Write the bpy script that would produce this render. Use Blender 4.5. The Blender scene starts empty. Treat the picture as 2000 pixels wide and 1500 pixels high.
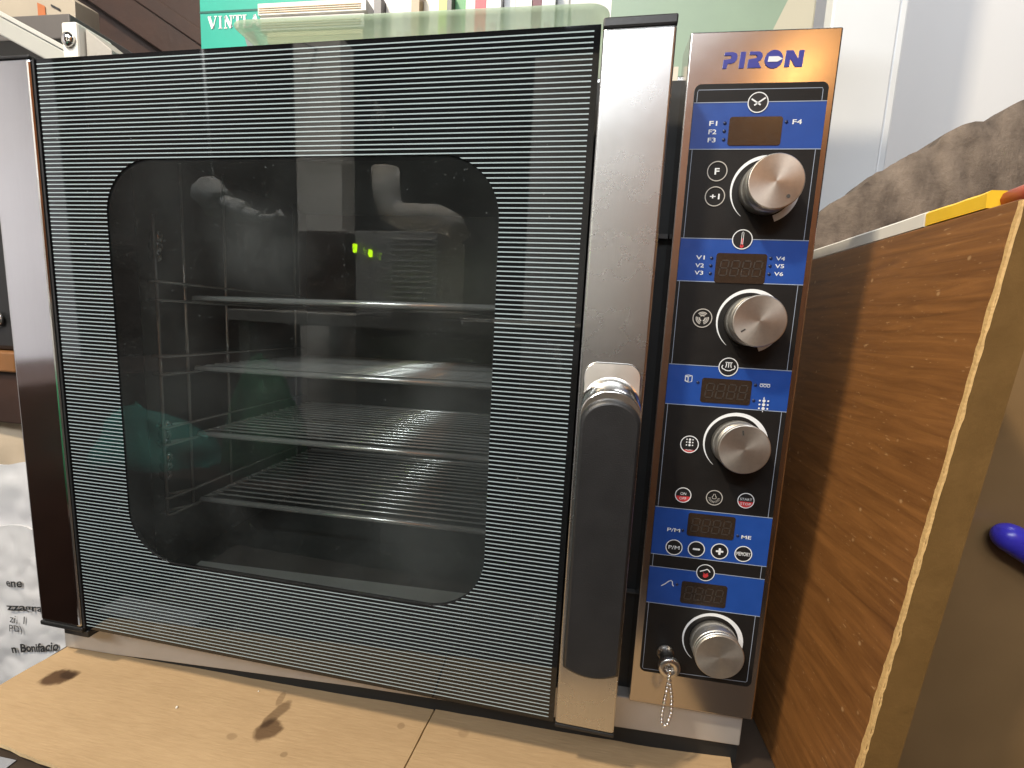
import bpy, bmesh, math, random
from mathutils import Vector, Matrix, noise
from mathutils.geometry import tessellate_polygon
random.seed(7)
S = bpy.context.scene
C = S.collection
PI = math.pi

# ------------------------------------------------------------------ camera
cam = bpy.data.cameras.new('camera'); camo = bpy.data.objects.new('camera', cam); C.objects.link(camo)
def RX(a): return Matrix.Rotation(a, 3, 'X')
def RY(a): return Matrix.Rotation(a, 3, 'Y')
def RZ(a): return Matrix.Rotation(a, 3, 'Z')
Mc = RZ(0.14222) @ RX(-0.12971) @ RY(-0.05083)
camo.matrix_world = Matrix.Translation((0.5365, -0.4039, 0.3685)) @ (Mc @ RX(PI / 2)).to_4x4()
cam.sensor_width = 36.0; cam.lens = 894.0 / 2000 * 36; cam.clip_start = 0.01; cam.clip_end = 60
S.camera = camo
S.view_settings.view_transform = 'Standard'; S.view_settings.look = 'None'
S.view_settings.exposure = -0.2; S.view_settings.gamma = 1.0
S.cycles.use_denoising = True
S.cycles.max_bounces = 10; S.cycles.transparent_max_bounces = 24; S.cycles.glossy_bounces = 6
S.cycles.sample_clamp_indirect = 6.0
# ------------------------------------------------------------------ light
W = bpy.data.worlds.new('World'); S.world = W; W.use_nodes = True
W.node_tree.nodes['Background'].inputs[0].default_value = (0.90, 0.93, 1.0, 1)
W.node_tree.nodes['Background'].inputs[1].default_value = 0.07
def area(name, loc, target, size, sizey, power, col, spread=PI):
    l = bpy.data.lights.new(name, 'AREA'); l.shape = 'RECTANGLE'; l.size = size; l.size_y = sizey
    l.energy = power; l.color = col; l.spread = spread
    o = bpy.data.objects.new(name, l); C.objects.link(o); o.location = loc
    o.rotation_euler = (Vector(target) - Vector(loc)).to_track_quat('-Z', 'Y').to_euler(); return o
area('ceiling_lamp', (-0.42, -1.00, 2.15), (0.60, 0.0, 0.2), 0.14, 0.14, 68, (1.0, 0.85, 0.64))
area('window_light', (0.68, -2.25, 2.40), (0.45, 0.0, 0.4), 1.1, 0.9, 31, (0.86, 0.93, 1.0))
area('rack_glint_light', (-0.70, -2.30, 2.32), (0.30, 0.0, 0.3), 2.2, 0.14, 84, (0.93, 0.97, 1.0))  # added strip lamp, puts highlights on the rack wires
area('back_room_fill', (-0.25, -0.45, 2.35), (-0.75, -1.5, 0.4), 0.5, 0.3, 40, (0.92, 0.95, 1.0), 1.3)  # added fill for the mirrored workshop and the side wall
area('skylight', (1.25, 0.20, 2.3), (1.35, 0.75, 0.7), 0.8, 0.4, 13, (0.92, 0.95, 1.0))
bulb = bpy.data.lights.new('warm_bulb', 'POINT'); bulb.energy = 4.2; bulb.color = (1.0, 0.50, 0.16); bulb.shadow_soft_size = 0.045
bo = bpy.data.objects.new('warm_bulb', bulb); C.objects.link(bo); bo.location = (1.30, -1.62, 1.40)

# ------------------------------------------------------------------ helpers
WM = {}
def link(o, parent=None, label=None, cat=None, group=None, kind=None, mat4=None):
    C.objects.link(o)
    b = mat4 if mat4 is not None else Matrix.Translation(o.location)
    if mat4 is not None: o.matrix_basis = mat4
    if parent is not None:
        o.parent = parent; o.matrix_parent_inverse = WM[parent.name].inverted() if not parent.get('_local') else Matrix()
        WM[o.name] = b if not parent.get('_local') else WM[parent.name] @ b
    else: WM[o.name] = b
    if label: o['label'] = label
    if cat: o['category'] = cat
    if group: o['group'] = group
    if kind: o['kind'] = kind
    return o
def empty(name, loc, label, cat, group=None):
    o = bpy.data.objects.new(name, None); o.empty_display_size = 0.02; o.location = loc
    return link(o, None, label, cat, group)
class MB:
    def __init__(s): s.v = []; s.f = []; s.m = []; s.sm = []
    def add(s, vs, fs, mi=0, smooth=False):
        n = len(s.v); s.v += [tuple(v) for v in vs]
        for f in fs: s.f.append([i + n for i in f]); s.m.append(mi); s.sm.append(smooth)
        return s
    def box(s, x0, x1, y0, y1, z0, z1, mi=0, M=None):
        vs = [Vector((x, y, z)) for x in (x0, x1) for y in (y0, y1) for z in (z0, z1)]
        if M: vs = [M @ v for v in vs]
        return s.add(vs, [(0, 1, 3, 2), (4, 6, 7, 5), (0, 4, 5, 1), (2, 3, 7, 6), (0, 2, 6, 4), (1, 5, 7, 3)], mi)
    def hexa(s, a, b, mi=0):            # two quads a (4 pts) and b (4 pts)
        return s.add(list(a) + list(b), [(3, 2, 1, 0), (4, 5, 6, 7), (0, 1, 5, 4), (1, 2, 6, 5), (2, 3, 7, 6), (3, 0, 4, 7)], mi)
    def prism(s, pts, y0, y1, mi=0, smooth=False, cap=True):   # outline in (x,z), from y0 (front) to y1 (back)
        n = len(pts); vs = [(p[0], y0, p[1]) for p in pts] + [(p[0], y1, p[1]) for p in pts]
        fs = [[i, (i + 1) % n, n + (i + 1) % n, n + i] for i in range(n)]
        k = len(s.v); s.add(vs, fs, mi, smooth)
        if cap: s.f.append([k + i for i in range(n)]); s.m.append(mi); s.sm.append(False); s.f.append([k + n + i for i in reversed(range(n))]); s.m.append(mi); s.sm.append(False)
        return s
    def flat(s, pts, y, mi=0): return s.add([(p[0], y, p[1]) for p in pts], [list(range(len(pts)))], mi)
    def loops(s, loops, mi=0, smooth=True, cap0=False, cap1=False, closed=True):
        n = len(loops[0]); k = len(s.v); fs = []
        for j in range(len(loops) - 1):
            for i in range(n if closed else n - 1): fs.append([j * n + i, j * n + (i + 1) % n, (j + 1) * n + (i + 1) % n, (j + 1) * n + i])
        s.add([p for l in loops for p in l], fs, mi, smooth)
        if cap0: s.f.append([k + i for i in reversed(range(n))]); s.m.append(mi); s.sm.append(False)
        if cap1: s.f.append([k + (len(loops) - 1) * n + i for i in range(n)]); s.m.append(mi); s.sm.append(False)
        return s
    def tube(s, path, r, n=8, mi=0, cap=True):
        path = [Vector(p) for p in path]; ls = []
        for i, p in enumerate(path):
            t = (path[min(i + 1, len(path) - 1)] - path[max(i - 1, 0)]).normalized()
            up = Vector((0, 0, 1)) if abs(t.z) < .9 else Vector((1, 0, 0))
            a = t.cross(up).normalized(); b = t.cross(a)
            ls.append([p + r * (a * math.cos(q * 2 * PI / n) + b * math.sin(q * 2 * PI / n)) for q in range(n)])
        return s.loops(ls, mi, True, cap, cap)
    def lathe(s, prof, cx, cz, n=40, mi=0, smooth=True):       # prof: list of (r, y); axis along y
        ls = [[(cx + r * math.cos(q * 2 * PI / n), y, cz + r * math.sin(q * 2 * PI / n)) for q in range(n)] for r, y in prof]
        return s.loops(ls, mi, smooth, prof[0][0] > 0, prof[-1][0] > 0)
    def obj(s, name, mats, parent=None, bevel=0, fix=True, seg=2, **kw):
        me = bpy.data.meshes.new(name); me.from_pydata(s.v, [], s.f)
        for m in (mats if isinstance(mats, (list, tuple)) else [mats]): me.materials.append(m)
        me.polygons.foreach_set('material_index', s.m); me.polygons.foreach_set('use_smooth', s.sm)
        if fix:
            bm = bmesh.new(); bm.from_mesh(me); bmesh.ops.recalc_face_normals(bm, faces=bm.faces); bm.to_mesh(me); bm.free()
        me.update()
        o = bpy.data.objects.new(name, me)
        if bevel:
            b = o.modifiers.new('bevel', 'BEVEL'); b.width = bevel; b.segments = seg; b.limit_method = 'ANGLE'; b.angle_limit = math.radians(40)
            b.harden_normals = False
        return link(o, parent, **kw)
def rr(x0, x1, z0, z1, r, n=10, rb=None):
    rb = r if rb is None else rb; out = []
    for cx, cz, a, q in ((x1 - r, z1 - r, 0, r), (x0 + r, z1 - r, 90, r), (x0 + rb, z0 + rb, 180, rb), (x1 - rb, z0 + rb, 270, rb)):
        for i in range(n + 1):
            t = math.radians(a + 90 * i / n); out.append((cx + q * math.cos(t), cz + q * math.sin(t)))
    return out
def circ(cx, cz, r, n=28): return [(cx + r * math.cos(2 * PI * i / n), cz + r * math.sin(2 * PI * i / n)) for i in range(n)]
def ring(mb, cx, cz, r0, r1, y, mi=0, n=32, a0=0, a1=2 * PI):
    full = abs(a1 - a0 - 2 * PI) < 1e-6; m = n if full else n + 1
    ang = [a0 + (a1 - a0) * i / n for i in range(m)]
    A = [(cx + r0 * math.cos(t), y, cz + r0 * math.sin(t)) for t in ang]; B = [(cx + r1 * math.cos(t), y, cz + r1 * math.sin(t)) for t in ang]
    mb.add(A + B, [[i, (i + 1) % m, m + (i + 1) % m, m + i] for i in range(n)], mi); return mb
def stroke(mb, pts, w, y, mi=0, closed=False):   # a flat line of width w in the xz plane
    P = [Vector(p) for p in pts]; n = len(P); L = []; R_ = []
    for i in range(n):
        if closed: t = (P[(i + 1) % n] - P[i - 1]).normalized()
        else: t = (P[min(i + 1, n - 1)] - P[max(i - 1, 0)]).normalized()
        q = Vector((-t.y, t.x)) * w / 2; L.append(P[i] + q); R_.append(P[i] - q)
    m = n if closed else n - 1
    mb.add([(p.x, y, p.y) for p in L] + [(p.x, y, p.y) for p in R_], [[i, (i + 1) % n, n + (i + 1) % n, n + i] for i in range(m)], mi); return mb
_tx = {}
def glyphs(txt, bold=0.0):
    k = (txt, bold)
    if k not in _tx:
        cu = bpy.data.curves.new('lettering', 'FONT'); cu.body = txt; cu.size = 1; cu.offset = bold; cu.resolution_u = 3
        o = bpy.data.objects.new('lettering', cu); C.objects.link(o)
        dg = bpy.context.evaluated_depsgraph_get(); me = bpy.data.meshes.new_from_object(o.evaluated_get(dg))
        v = [(q.co.x, q.co.y) for q in me.vertices]; f = [list(p.vertices) for p in me.polygons]
        bpy.data.objects.remove(o); bpy.data.curves.remove(cu); bpy.data.meshes.remove(me)
        x0 = min(a for a, b in v); x1 = max(a for a, b in v); z0 = min(b for a, b in v); z1 = max(b for a, b in v)
        _tx[k] = ([((a - x0) / (x1 - x0), (b - z0) / (z1 - z0)) for a, b in v], f, (x1 - x0) / (z1 - z0))
    return _tx[k]
def text(mb, txt, x0, x1, z0, z1, y, mi=0, bold=0.012):
    v, f, _ = glyphs(txt, bold)
    mb.add([(x0 + a * (x1 - x0), y, z0 + b * (z1 - z0)) for a, b in v], f, mi); return mb

# ------------------------------------------------------------------ materials
def mat(name): 
    m = bpy.data.materials.new(name); m.use_nodes = True; nt = m.node_tree
    return m, nt, nt.nodes['Principled BSDF'], nt.nodes.new, nt.links.new
def sv(n, **kw):
    for k, v in kw.items():
        n.inputs[k.replace('_', ' ')].default_value = v
def col(c): return (c[0], c[1], c[2], 1)
def plain(name, c, rough=0.5, metal=0.0, nz=0.12, sc=40, bump=0.0, bsc=200, spec=0.5, coat=0.0, rv=0.08):
    """colour with a little uneven wear in tone, gloss and relief"""
    m, nt, b, N, L = mat(name)
    tc = N('ShaderNodeTexCoord'); t = N('ShaderNodeTexNoise'); t.inputs['Scale'].default_value = sc; t.inputs['Detail'].default_value = 6
    L(tc.outputs['Object'], t.inputs['Vector'])
    mx = N('ShaderNodeMix'); mx.data_type = 'RGBA'; mx.inputs[6].default_value = col([x * (1 - nz) for x in c]); mx.inputs[7].default_value = col([min(1, x * (1 + nz)) for x in c])
    L(t.outputs['Fac'], mx.inputs[0]); L(mx.outputs[2], b.inputs['Base Color'])
    mr = N('ShaderNodeMapRange'); mr.inputs['To Min'].default_value = max(0.02, rough - rv); mr.inputs['To Max'].default_value = min(1, rough + rv)
    L(t.outputs['Fac'], mr.inputs['Value']); L(mr.outputs[0], b.inputs['Roughness'])
    b.inputs['Metallic'].default_value = metal; b.inputs['Specular IOR Level'].default_value = spec; b.inputs['Coat Weight'].default_value = coat
    if bump:
        t2 = N('ShaderNodeTexNoise'); t2.inputs['Scale'].default_value = bsc; t2.inputs['Detail'].default_value = 5; L(tc.outputs['Object'], t2.inputs['Vector'])
        bp = N('ShaderNodeBump'); bp.inputs['Strength'].default_value = bump; bp.inputs['Distance'].default_value = 0.002
        L(t2.outputs['Fac'], bp.inputs['Height']); L(bp.outputs[0], b.inputs['Normal'])
    return m
def brushed(name, c, rough, scale=(2600, 2600, 22), nz=0.08, bump=0.0, smudge=0.10):
    m, nt, b, N, L = mat(name); tc = N('ShaderNodeTexCoord'); mp = N('ShaderNodeMapping'); mp.inputs['Scale'].default_value = scale
    L(tc.outputs['Object'], mp.inputs['Vector'])
    t = N('ShaderNodeTexNoise'); t.inputs['Scale'].default_value = 1; t.inputs['Detail'].default_value = 4; L(mp.outputs[0], t.inputs['Vector'])
    s = N('ShaderNodeTexNoise'); s.inputs['Scale'].default_value = 22; s.inputs['Detail'].default_value = 7; s.inputs['Roughness'].default_value = .65; L(tc.outputs['Object'], s.inputs['Vector'])
    mx = N('ShaderNodeMix'); mx.data_type = 'RGBA'; mx.inputs[6].default_value = col([x * (1 - nz) for x in c]); mx.inputs[7].default_value = col([min(1, x * (1 + nz)) for x in c])
    L(t.outputs['Fac'], mx.inputs[0]); L(mx.outputs[2], b.inputs['Base Color'])
    ad = N('ShaderNodeMath'); ad.operation = 'MULTIPLY_ADD'; ad.inputs[1].default_value = smudge * 2; ad.inputs[2].default_value = rough - smudge
    L(s.outputs['Fac'], ad.inputs[0]); L(ad.outputs[0], b.inputs['Roughness'])
    bp = N('ShaderNodeBump'); bp.inputs['Strength'].default_value = bump; bp.inputs['Distance'].default_value = 0.0006
    L(t.outputs['Fac'], bp.inputs['Height']); L(bp.outputs[0], b.inputs['Normal'])
    b.inputs['Metallic'].default_value = 1.0
    return m
steel = brushed('brushed_steel', (0.57, 0.57, 0.565), 0.27, smudge=0.05)
steel_panel = brushed('fascia_steel', (0.50, 0.465, 0.43), 0.22, (1500, 1500, 90), smudge=0.05)
steel_side = brushed('hinge_profile_steel', (0.58, 0.57, 0.57), 0.09, smudge=0.03)
steel_base = plain('base_steel', (0.46, 0.435, 0.41), 0.42, 0.45, 0.12, 30, 0.03, 400)
knob_alu = brushed('turned_aluminium', (0.66, 0.64, 0.59), 0.33, (260, 260, 260), bump=0.04, nz=0.14)
def turned(name, c):
    m, nt, b, N, L = mat(name); tc = N('ShaderNodeTexCoord'); sp = N('ShaderNodeSeparateXYZ'); L(tc.outputs['Object'], sp.inputs[0])
    cb_ = N('ShaderNodeCombineXYZ'); L(sp.outputs['X'], cb_.inputs[0]); L(sp.outputs['Z'], cb_.inputs[1]); ln_ = N('ShaderNodeVectorMath'); ln_.operation = 'LENGTH'; L(cb_.outputs[0], ln_.inputs[0])
    w = N('ShaderNodeTexNoise'); w.noise_dimensions = '1D'; w.inputs['Scale'].default_value = 1800; w.inputs['Detail'].default_value = 2; L(ln_.outputs['Value'], w.inputs['W'])
    t = N('ShaderNodeTexNoise'); t.inputs['Scale'].default_value = 130; t.inputs['Detail'].default_value = 8; t.inputs['Roughness'].default_value = .7; L(tc.outputs['Object'], t.inputs['Vector'])
    mx = N('ShaderNodeMix'); mx.data_type = 'RGBA'; mx.inputs[6].default_value = col([x * .72 for x in c]); mx.inputs[7].default_value = col([min(1, x * 1.12) for x in c]); L(t.outputs['Fac'], mx.inputs[0]); L(mx.outputs[2], b.inputs['Base Color'])
    b.inputs['Metallic'].default_value = .92; b.inputs['Roughness'].default_value = .36; b.inputs['Anisotropic'].default_value = .62
    tg = N('ShaderNodeTangent'); tg.direction_type = 'RADIAL'; tg.axis = 'Y'; L(tg.outputs[0], b.inputs['Tangent'])
    bp = N('ShaderNodeBump'); bp.inputs['Strength'].default_value = .05; bp.inputs['Distance'].default_value = .0004; L(w.outputs['Fac'], bp.inputs['Height']); L(bp.outputs[0], b.inputs['Normal']); return m
knob_alu = turned('turned_aluminium_face', (.66, .63, .57))
chrome = plain('chrome', (0.80, 0.79, 0.77), 0.09, 1.0, 0.05, 60, rv=0.05)
wire = plain('rack_wire', (0.90, 0.90, 0.86), 0.17, 0.66, 0.08, 60)
cavity_m = plain('oven_cavity_steel', (0.15, 0.16, 0.15), 0.42, 0.6, 0.35, 14, rv=0.12)
black = plain('black_plastic', (0.012, 0.012, 0.013), 0.42, 0, 0.2, 60, 0.05, 500)
rubber = plain('black_gasket', (0.010, 0.011, 0.012), 0.6, 0, 0.2, 60)
grip_m = plain('handle_grip_plastic', (0.019, 0.019, 0.020), 0.40, 0, 0.18, 50, 0.18, 900, rv=0.10)
overlay_m = plain('black_overlay_film', (0.011, 0.010, 0.0095), 0.5, 0, 0.15, 90, 0.04, 900, spec=0.28)
blue = plain('blue_print', (0.012, 0.060, 0.285), 0.40, 0, 0.12, 90)
white_ink = plain('white_print', (0.72, 0.74, 0.76), 0.45, 0, 0.05, 200)
line_ink = plain('pale_blue_line_print', (0.32, 0.37, 0.46), 0.45, 0, 0.05, 200)
grey_ink = plain('grey_print', (0.42, 0.40, 0.37), 0.45, 0, 0.05, 200)
red_ink = plain('red_print', (0.55, 0.045, 0.05), 0.45, 0, 0.08, 200)
logo_ink = plain('logo_blue_print', (0.035, 0.040, 0.26), 0.45, 0, 0.1, 200)
smoke = plain('smoked_display_window', (0.030, 0.020, 0.014), 0.22, 0, 0.12, 300, 0.03, 1500, spec=0.8)
ghost = plain('unlit_display_segment', (0.044, 0.035, 0.029), 0.4, 0, 0.1, 200)
led_dark = plain('unlit_led', (0.012, 0.02, 0.07), 0.3, 0, 0.1, 200)
paperwhite = plain('white_paper', (0.70, 0.69, 0.66), 0.7, 0, 0.08, 30)
ink = plain('black_ink', (0.02, 0.02, 0.022), 0.6)
# ---- door glass: printed stripes, dust and smears
def door_print():
    m, nt, b, N, L = mat('striped_black_glass'); tc = N('ShaderNodeTexCoord'); sp = N('ShaderNodeSeparateXYZ'); L(tc.outputs['Object'], sp.inputs[0])
    d = N('ShaderNodeMath'); d.operation = 'DIVIDE'; d.inputs[1].default_value = 0.003921; L(sp.outputs['Z'], d.inputs[0])
    fr = N('ShaderNodeMath'); fr.operation = 'FRACT'; L(d.outputs[0], fr.inputs[0])
    lt = N('ShaderNodeMath'); lt.operation = 'LESS_THAN'; lt.inputs[1].default_value = 0.25; L(fr.outputs[0], lt.inputs[0])
    def rng(out, lo, hi):
        a = N('ShaderNodeMath'); a.operation = 'GREATER_THAN'; a.inputs[1].default_value = lo; L(out, a.inputs[0])
        c = N('ShaderNodeMath'); c.operation = 'LESS_THAN'; c.inputs[1].default_value = hi; L(out, c.inputs[0])
        k = N('ShaderNodeMath'); k.operation = 'MULTIPLY'; L(a.outputs[0], k.inputs[0]); L(c.outputs[0], k.inputs[1]); return k.outputs[0]
    k1 = N('ShaderNodeMath'); k1.operation = 'MULTIPLY'; L(rng(sp.outputs['X'], 0.0035, 0.5315), k1.inputs[0]); L(rng(sp.outputs['Z'], 0.003, 0.5955), k1.inputs[1])
    k = N('ShaderNodeMath'); k.operation = 'MULTIPLY'; L(k1.outputs[0], k.inputs[0]); L(lt.outputs[0], k.inputs[1])
    t = N('ShaderNodeTexNoise'); t.inputs['Scale'].default_value = 16; t.inputs['Detail'].default_value = 8; t.inputs['Roughness'].default_value = .7; L(tc.outputs['Object'], t.inputs['Vector'])
    cr = N('ShaderNodeValToRGB'); cr.color_ramp.elements[0].position = .62; cr.color_ramp.elements[1].position = .80; L(t.outputs['Fac'], cr.inputs[0])
    v = N('ShaderNodeTexVoronoi'); v.inputs['Scale'].default_value = 55; L(tc.outputs['Object'], v.inputs['Vector'])
    vs = N('ShaderNodeMath'); vs.operation = 'LESS_THAN'; vs.inputs[1].default_value = 0.045; L(v.outputs['Distance'], vs.inputs[0])
    du = N('ShaderNodeMath'); du.operation = 'MULTIPLY_ADD'; du.inputs[1].default_value = 0.10; L(cr.outputs[0], du.inputs[0])
    v2 = N('ShaderNodeMath'); v2.operation = 'MULTIPLY'; v2.inputs[1].default_value = 0.16; L(vs.outputs[0], v2.inputs[0]); L(v2.outputs[0], du.inputs[2])
    mx = N('ShaderNodeMix'); mx.data_type = 'RGBA'; mx.inputs[6].default_value = (0.005, 0.0055, 0.006, 1); mx.inputs[7].default_value = (0.34, 0.42, 0.45, 1); L(k.outputs[0], mx.inputs[0])
    m2 = N('ShaderNodeMix'); m2.data_type = 'RGBA'; m2.inputs[7].default_value = (0.5, 0.52, 0.52, 1); L(mx.outputs[2], m2.inputs[6]); L(du.outputs[0], m2.inputs[0])
    L(m2.outputs[2], b.inputs['Base Color']); b.inputs['Roughness'].default_value = 0.03; b.inputs['Specular IOR Level'].default_value = 0.55
    return m
stripe_m = door_print()
def pane(name, tint, dust, refl=1.5):
    m, nt, b, N, L = mat(name); nt.nodes.remove(b); out = nt.nodes['Material Output']
    tr = N('ShaderNodeBsdfTransparent'); tr.inputs[0].default_value = col(tint); gl = N('ShaderNodeBsdfGlossy'); gl.inputs['Roughness'].default_value = 0.0
    fz = N('ShaderNodeFresnel'); fz.inputs[0].default_value = refl; mx = N('ShaderNodeMixShader'); L(fz.outputs[0], mx.inputs[0]); L(tr.outputs[0], mx.inputs[1]); L(gl.outputs[0], mx.inputs[2])
    tc = N('ShaderNodeTexCoord'); t = N('ShaderNodeTexNoise'); t.inputs['Scale'].default_value = 9; t.inputs['Detail'].default_value = 9; t.inputs['Roughness'].default_value = .72; L(tc.outputs['Object'], t.inputs['Vector'])
    v = N('ShaderNodeTexVoronoi'); v.inputs['Scale'].default_value = 170; v.inputs['Randomness'].default_value = 1; L(tc.outputs['Object'], v.inputs['Vector'])
    vs = N('ShaderNodeMapRange'); vs.inputs['From Min'].default_value = 0.02; vs.inputs['From Max'].default_value = 0.16; vs.inputs['To Min'].default_value = .42 if dust > .02 else .1; vs.inputs['To Max'].default_value = 0; L(v.outputs['Distance'], vs.inputs['Value'])
    cm = N('ShaderNodeMath'); cm.operation = 'MULTIPLY'; L(vs.outputs[0], cm.inputs[0]); L(v.outputs['Color'], cm.inputs[1])
    f = N('ShaderNodeTexNoise'); f.inputs['Scale'].default_value = 900; f.inputs['Detail'].default_value = 2; L(tc.outputs['Object'], f.inputs['Vector'])
    cr = N('ShaderNodeMapRange'); cr.inputs['From Min'].default_value = .42; cr.inputs['From Max'].default_value = .75; cr.inputs['To Max'].default_value = dust; L(t.outputs['Fac'], cr.inputs['Value'])
    pr = N('ShaderNodeMath'); pr.operation = 'MULTIPLY'; L(cr.outputs[0], pr.inputs[0]); L(f.outputs['Fac'], pr.inputs[1])
    hz = N('ShaderNodeTexNoise'); hz.inputs['Scale'].default_value = 4.5; hz.inputs['Detail'].default_value = 3; L(tc.outputs['Object'], hz.inputs['Vector'])
    hr = N('ShaderNodeMapRange'); hr.inputs['From Min'].default_value = .35; hr.inputs['From Max'].default_value = .7; hr.inputs['To Min'].default_value = dust * .1; hr.inputs['To Max'].default_value = dust * 1.0; L(hz.outputs['Fac'], hr.inputs['Value'])
    a0 = N('ShaderNodeMath'); a0.operation = 'ADD'; L(pr.outputs[0], a0.inputs[0]); L(hr.outputs[0], a0.inputs[1])
    ad = N('ShaderNodeMath'); ad.operation = 'ADD'; L(a0.outputs[0], ad.inputs[0]); L(cm.outputs[0], ad.inputs[1])
    cur = ad.outputs[0]
    if dust > .02:       # wiped smears of dust left on the outer pane
        for x, z, rx, rz, st in ((.235, .425, .075, .060, .11), (.30, .36, .05, .035, .05), (.40, .16, .07, .05, .045), (.19, .17, .05, .03, .03), (.42, .30, .04, .06, .04)):
            mp = N('ShaderNodeMapping'); mp.vector_type = 'TEXTURE'; mp.inputs['Location'].default_value = (x, .001, z); mp.inputs['Rotation'].default_value = (0, .5, 0); mp.inputs['Scale'].default_value = (rx, 1, rz); L(tc.outputs['Object'], mp.inputs['Vector'])
            l_ = N('ShaderNodeVectorMath'); l_.operation = 'LENGTH'; L(mp.outputs[0], l_.inputs[0]); r_ = N('ShaderNodeMapRange'); r_.interpolation_type = 'SMOOTHSTEP'; r_.inputs['From Min'].default_value = 0; r_.inputs['From Max'].default_value = 1; r_.inputs['To Min'].default_value = st; r_.inputs['To Max'].default_value = 0; L(l_.outputs['Value'], r_.inputs['Value'])
            k_ = N('ShaderNodeMath'); k_.operation = 'MULTIPLY'; L(r_.outputs[0], k_.inputs[0]); L(t.outputs['Fac'], k_.inputs[1]); s_ = N('ShaderNodeMath'); s_.operation = 'ADD'; L(cur, s_.inputs[0]); L(k_.outputs[0], s_.inputs[1]); cur = s_.outputs[0]
    ml = N('ShaderNodeMath'); ml.operation = 'MULTIPLY'; ml.inputs[1].default_value = 1.0; L(cur, ml.inputs[0])
    df = N('ShaderNodeBsdfDiffuse'); df.inputs[0].default_value = (.50, .56, .57, 1); m2 = N('ShaderNodeMixShader'); L(ml.outputs[0], m2.inputs[0]); L(mx.outputs[0], m2.inputs[1]); L(df.outputs[0], m2.inputs[2])
    L(m2.outputs[0], out.inputs[0]); return m
pane_m = pane('dusty_window_glass', (0.975, 0.99, 0.98), 0.030)
inner_m = pane('inner_glass', (0.98, 0.99, 0.985), 0.008, 1.12)

# ------------------------------------------------------------------ setting
wall_m = plain('white_plaster', (0.72, 0.72, 0.72), 0.8, 0, 0.04, 3, 0.08, 60)
MB().box(-1.6, 2.6, 0.86, 0.96, -0.9, 2.4).obj('back_wall', wall_m, kind='structure', label='plain white plaster wall')
beamwood = plain('dark_brown_timber', (0.032, 0.012, 0.006), 0.6, 0, 0.6, 14, 0.3, 60)
floor_m = plain('dark_floor', (0.025, 0.021, 0.018), 0.8, 0, 0.2, 8)
MB().box(-2.2, 2.8, -2.6, 1.2, -0.95, -0.9).obj('floor', floor_m, kind='structure')
dimwall = plain('brown_room_wall', (0.045, 0.040, 0.037), 0.8, 0, 0.2, 3)
greywall = plain('grey_side_wall', (0.66, 0.65, 0.68), 0.8, 0, 0.10, 3)
MB().box(-2.2, 2.8, -2.75, -2.6, -0.9, 1.95).obj('room_wall', dimwall, kind='structure')
MB().box(-1.75, -1.65, -2.6, 0.86, -0.9, 2.3).obj('side_wall', greywall, kind='structure')

# table under everything
tab_m = plain('dark_table_wood', (0.035, 0.022, 0.014), 0.6, 0, 0.35, 20)
tb = MB().box(-0.085, 0.845, -0.30, 0.72, -0.095, -0.0665)
for x in (-0.06, .79):
    for y in (-0.27, 0.66): tb.box(x, x + .05, y, y + .05, -0.9, -0.095)
tb.obj('table', tab_m, bevel=0.002, label='dark wooden table under the cardboard and the oven', cat='table')

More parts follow.
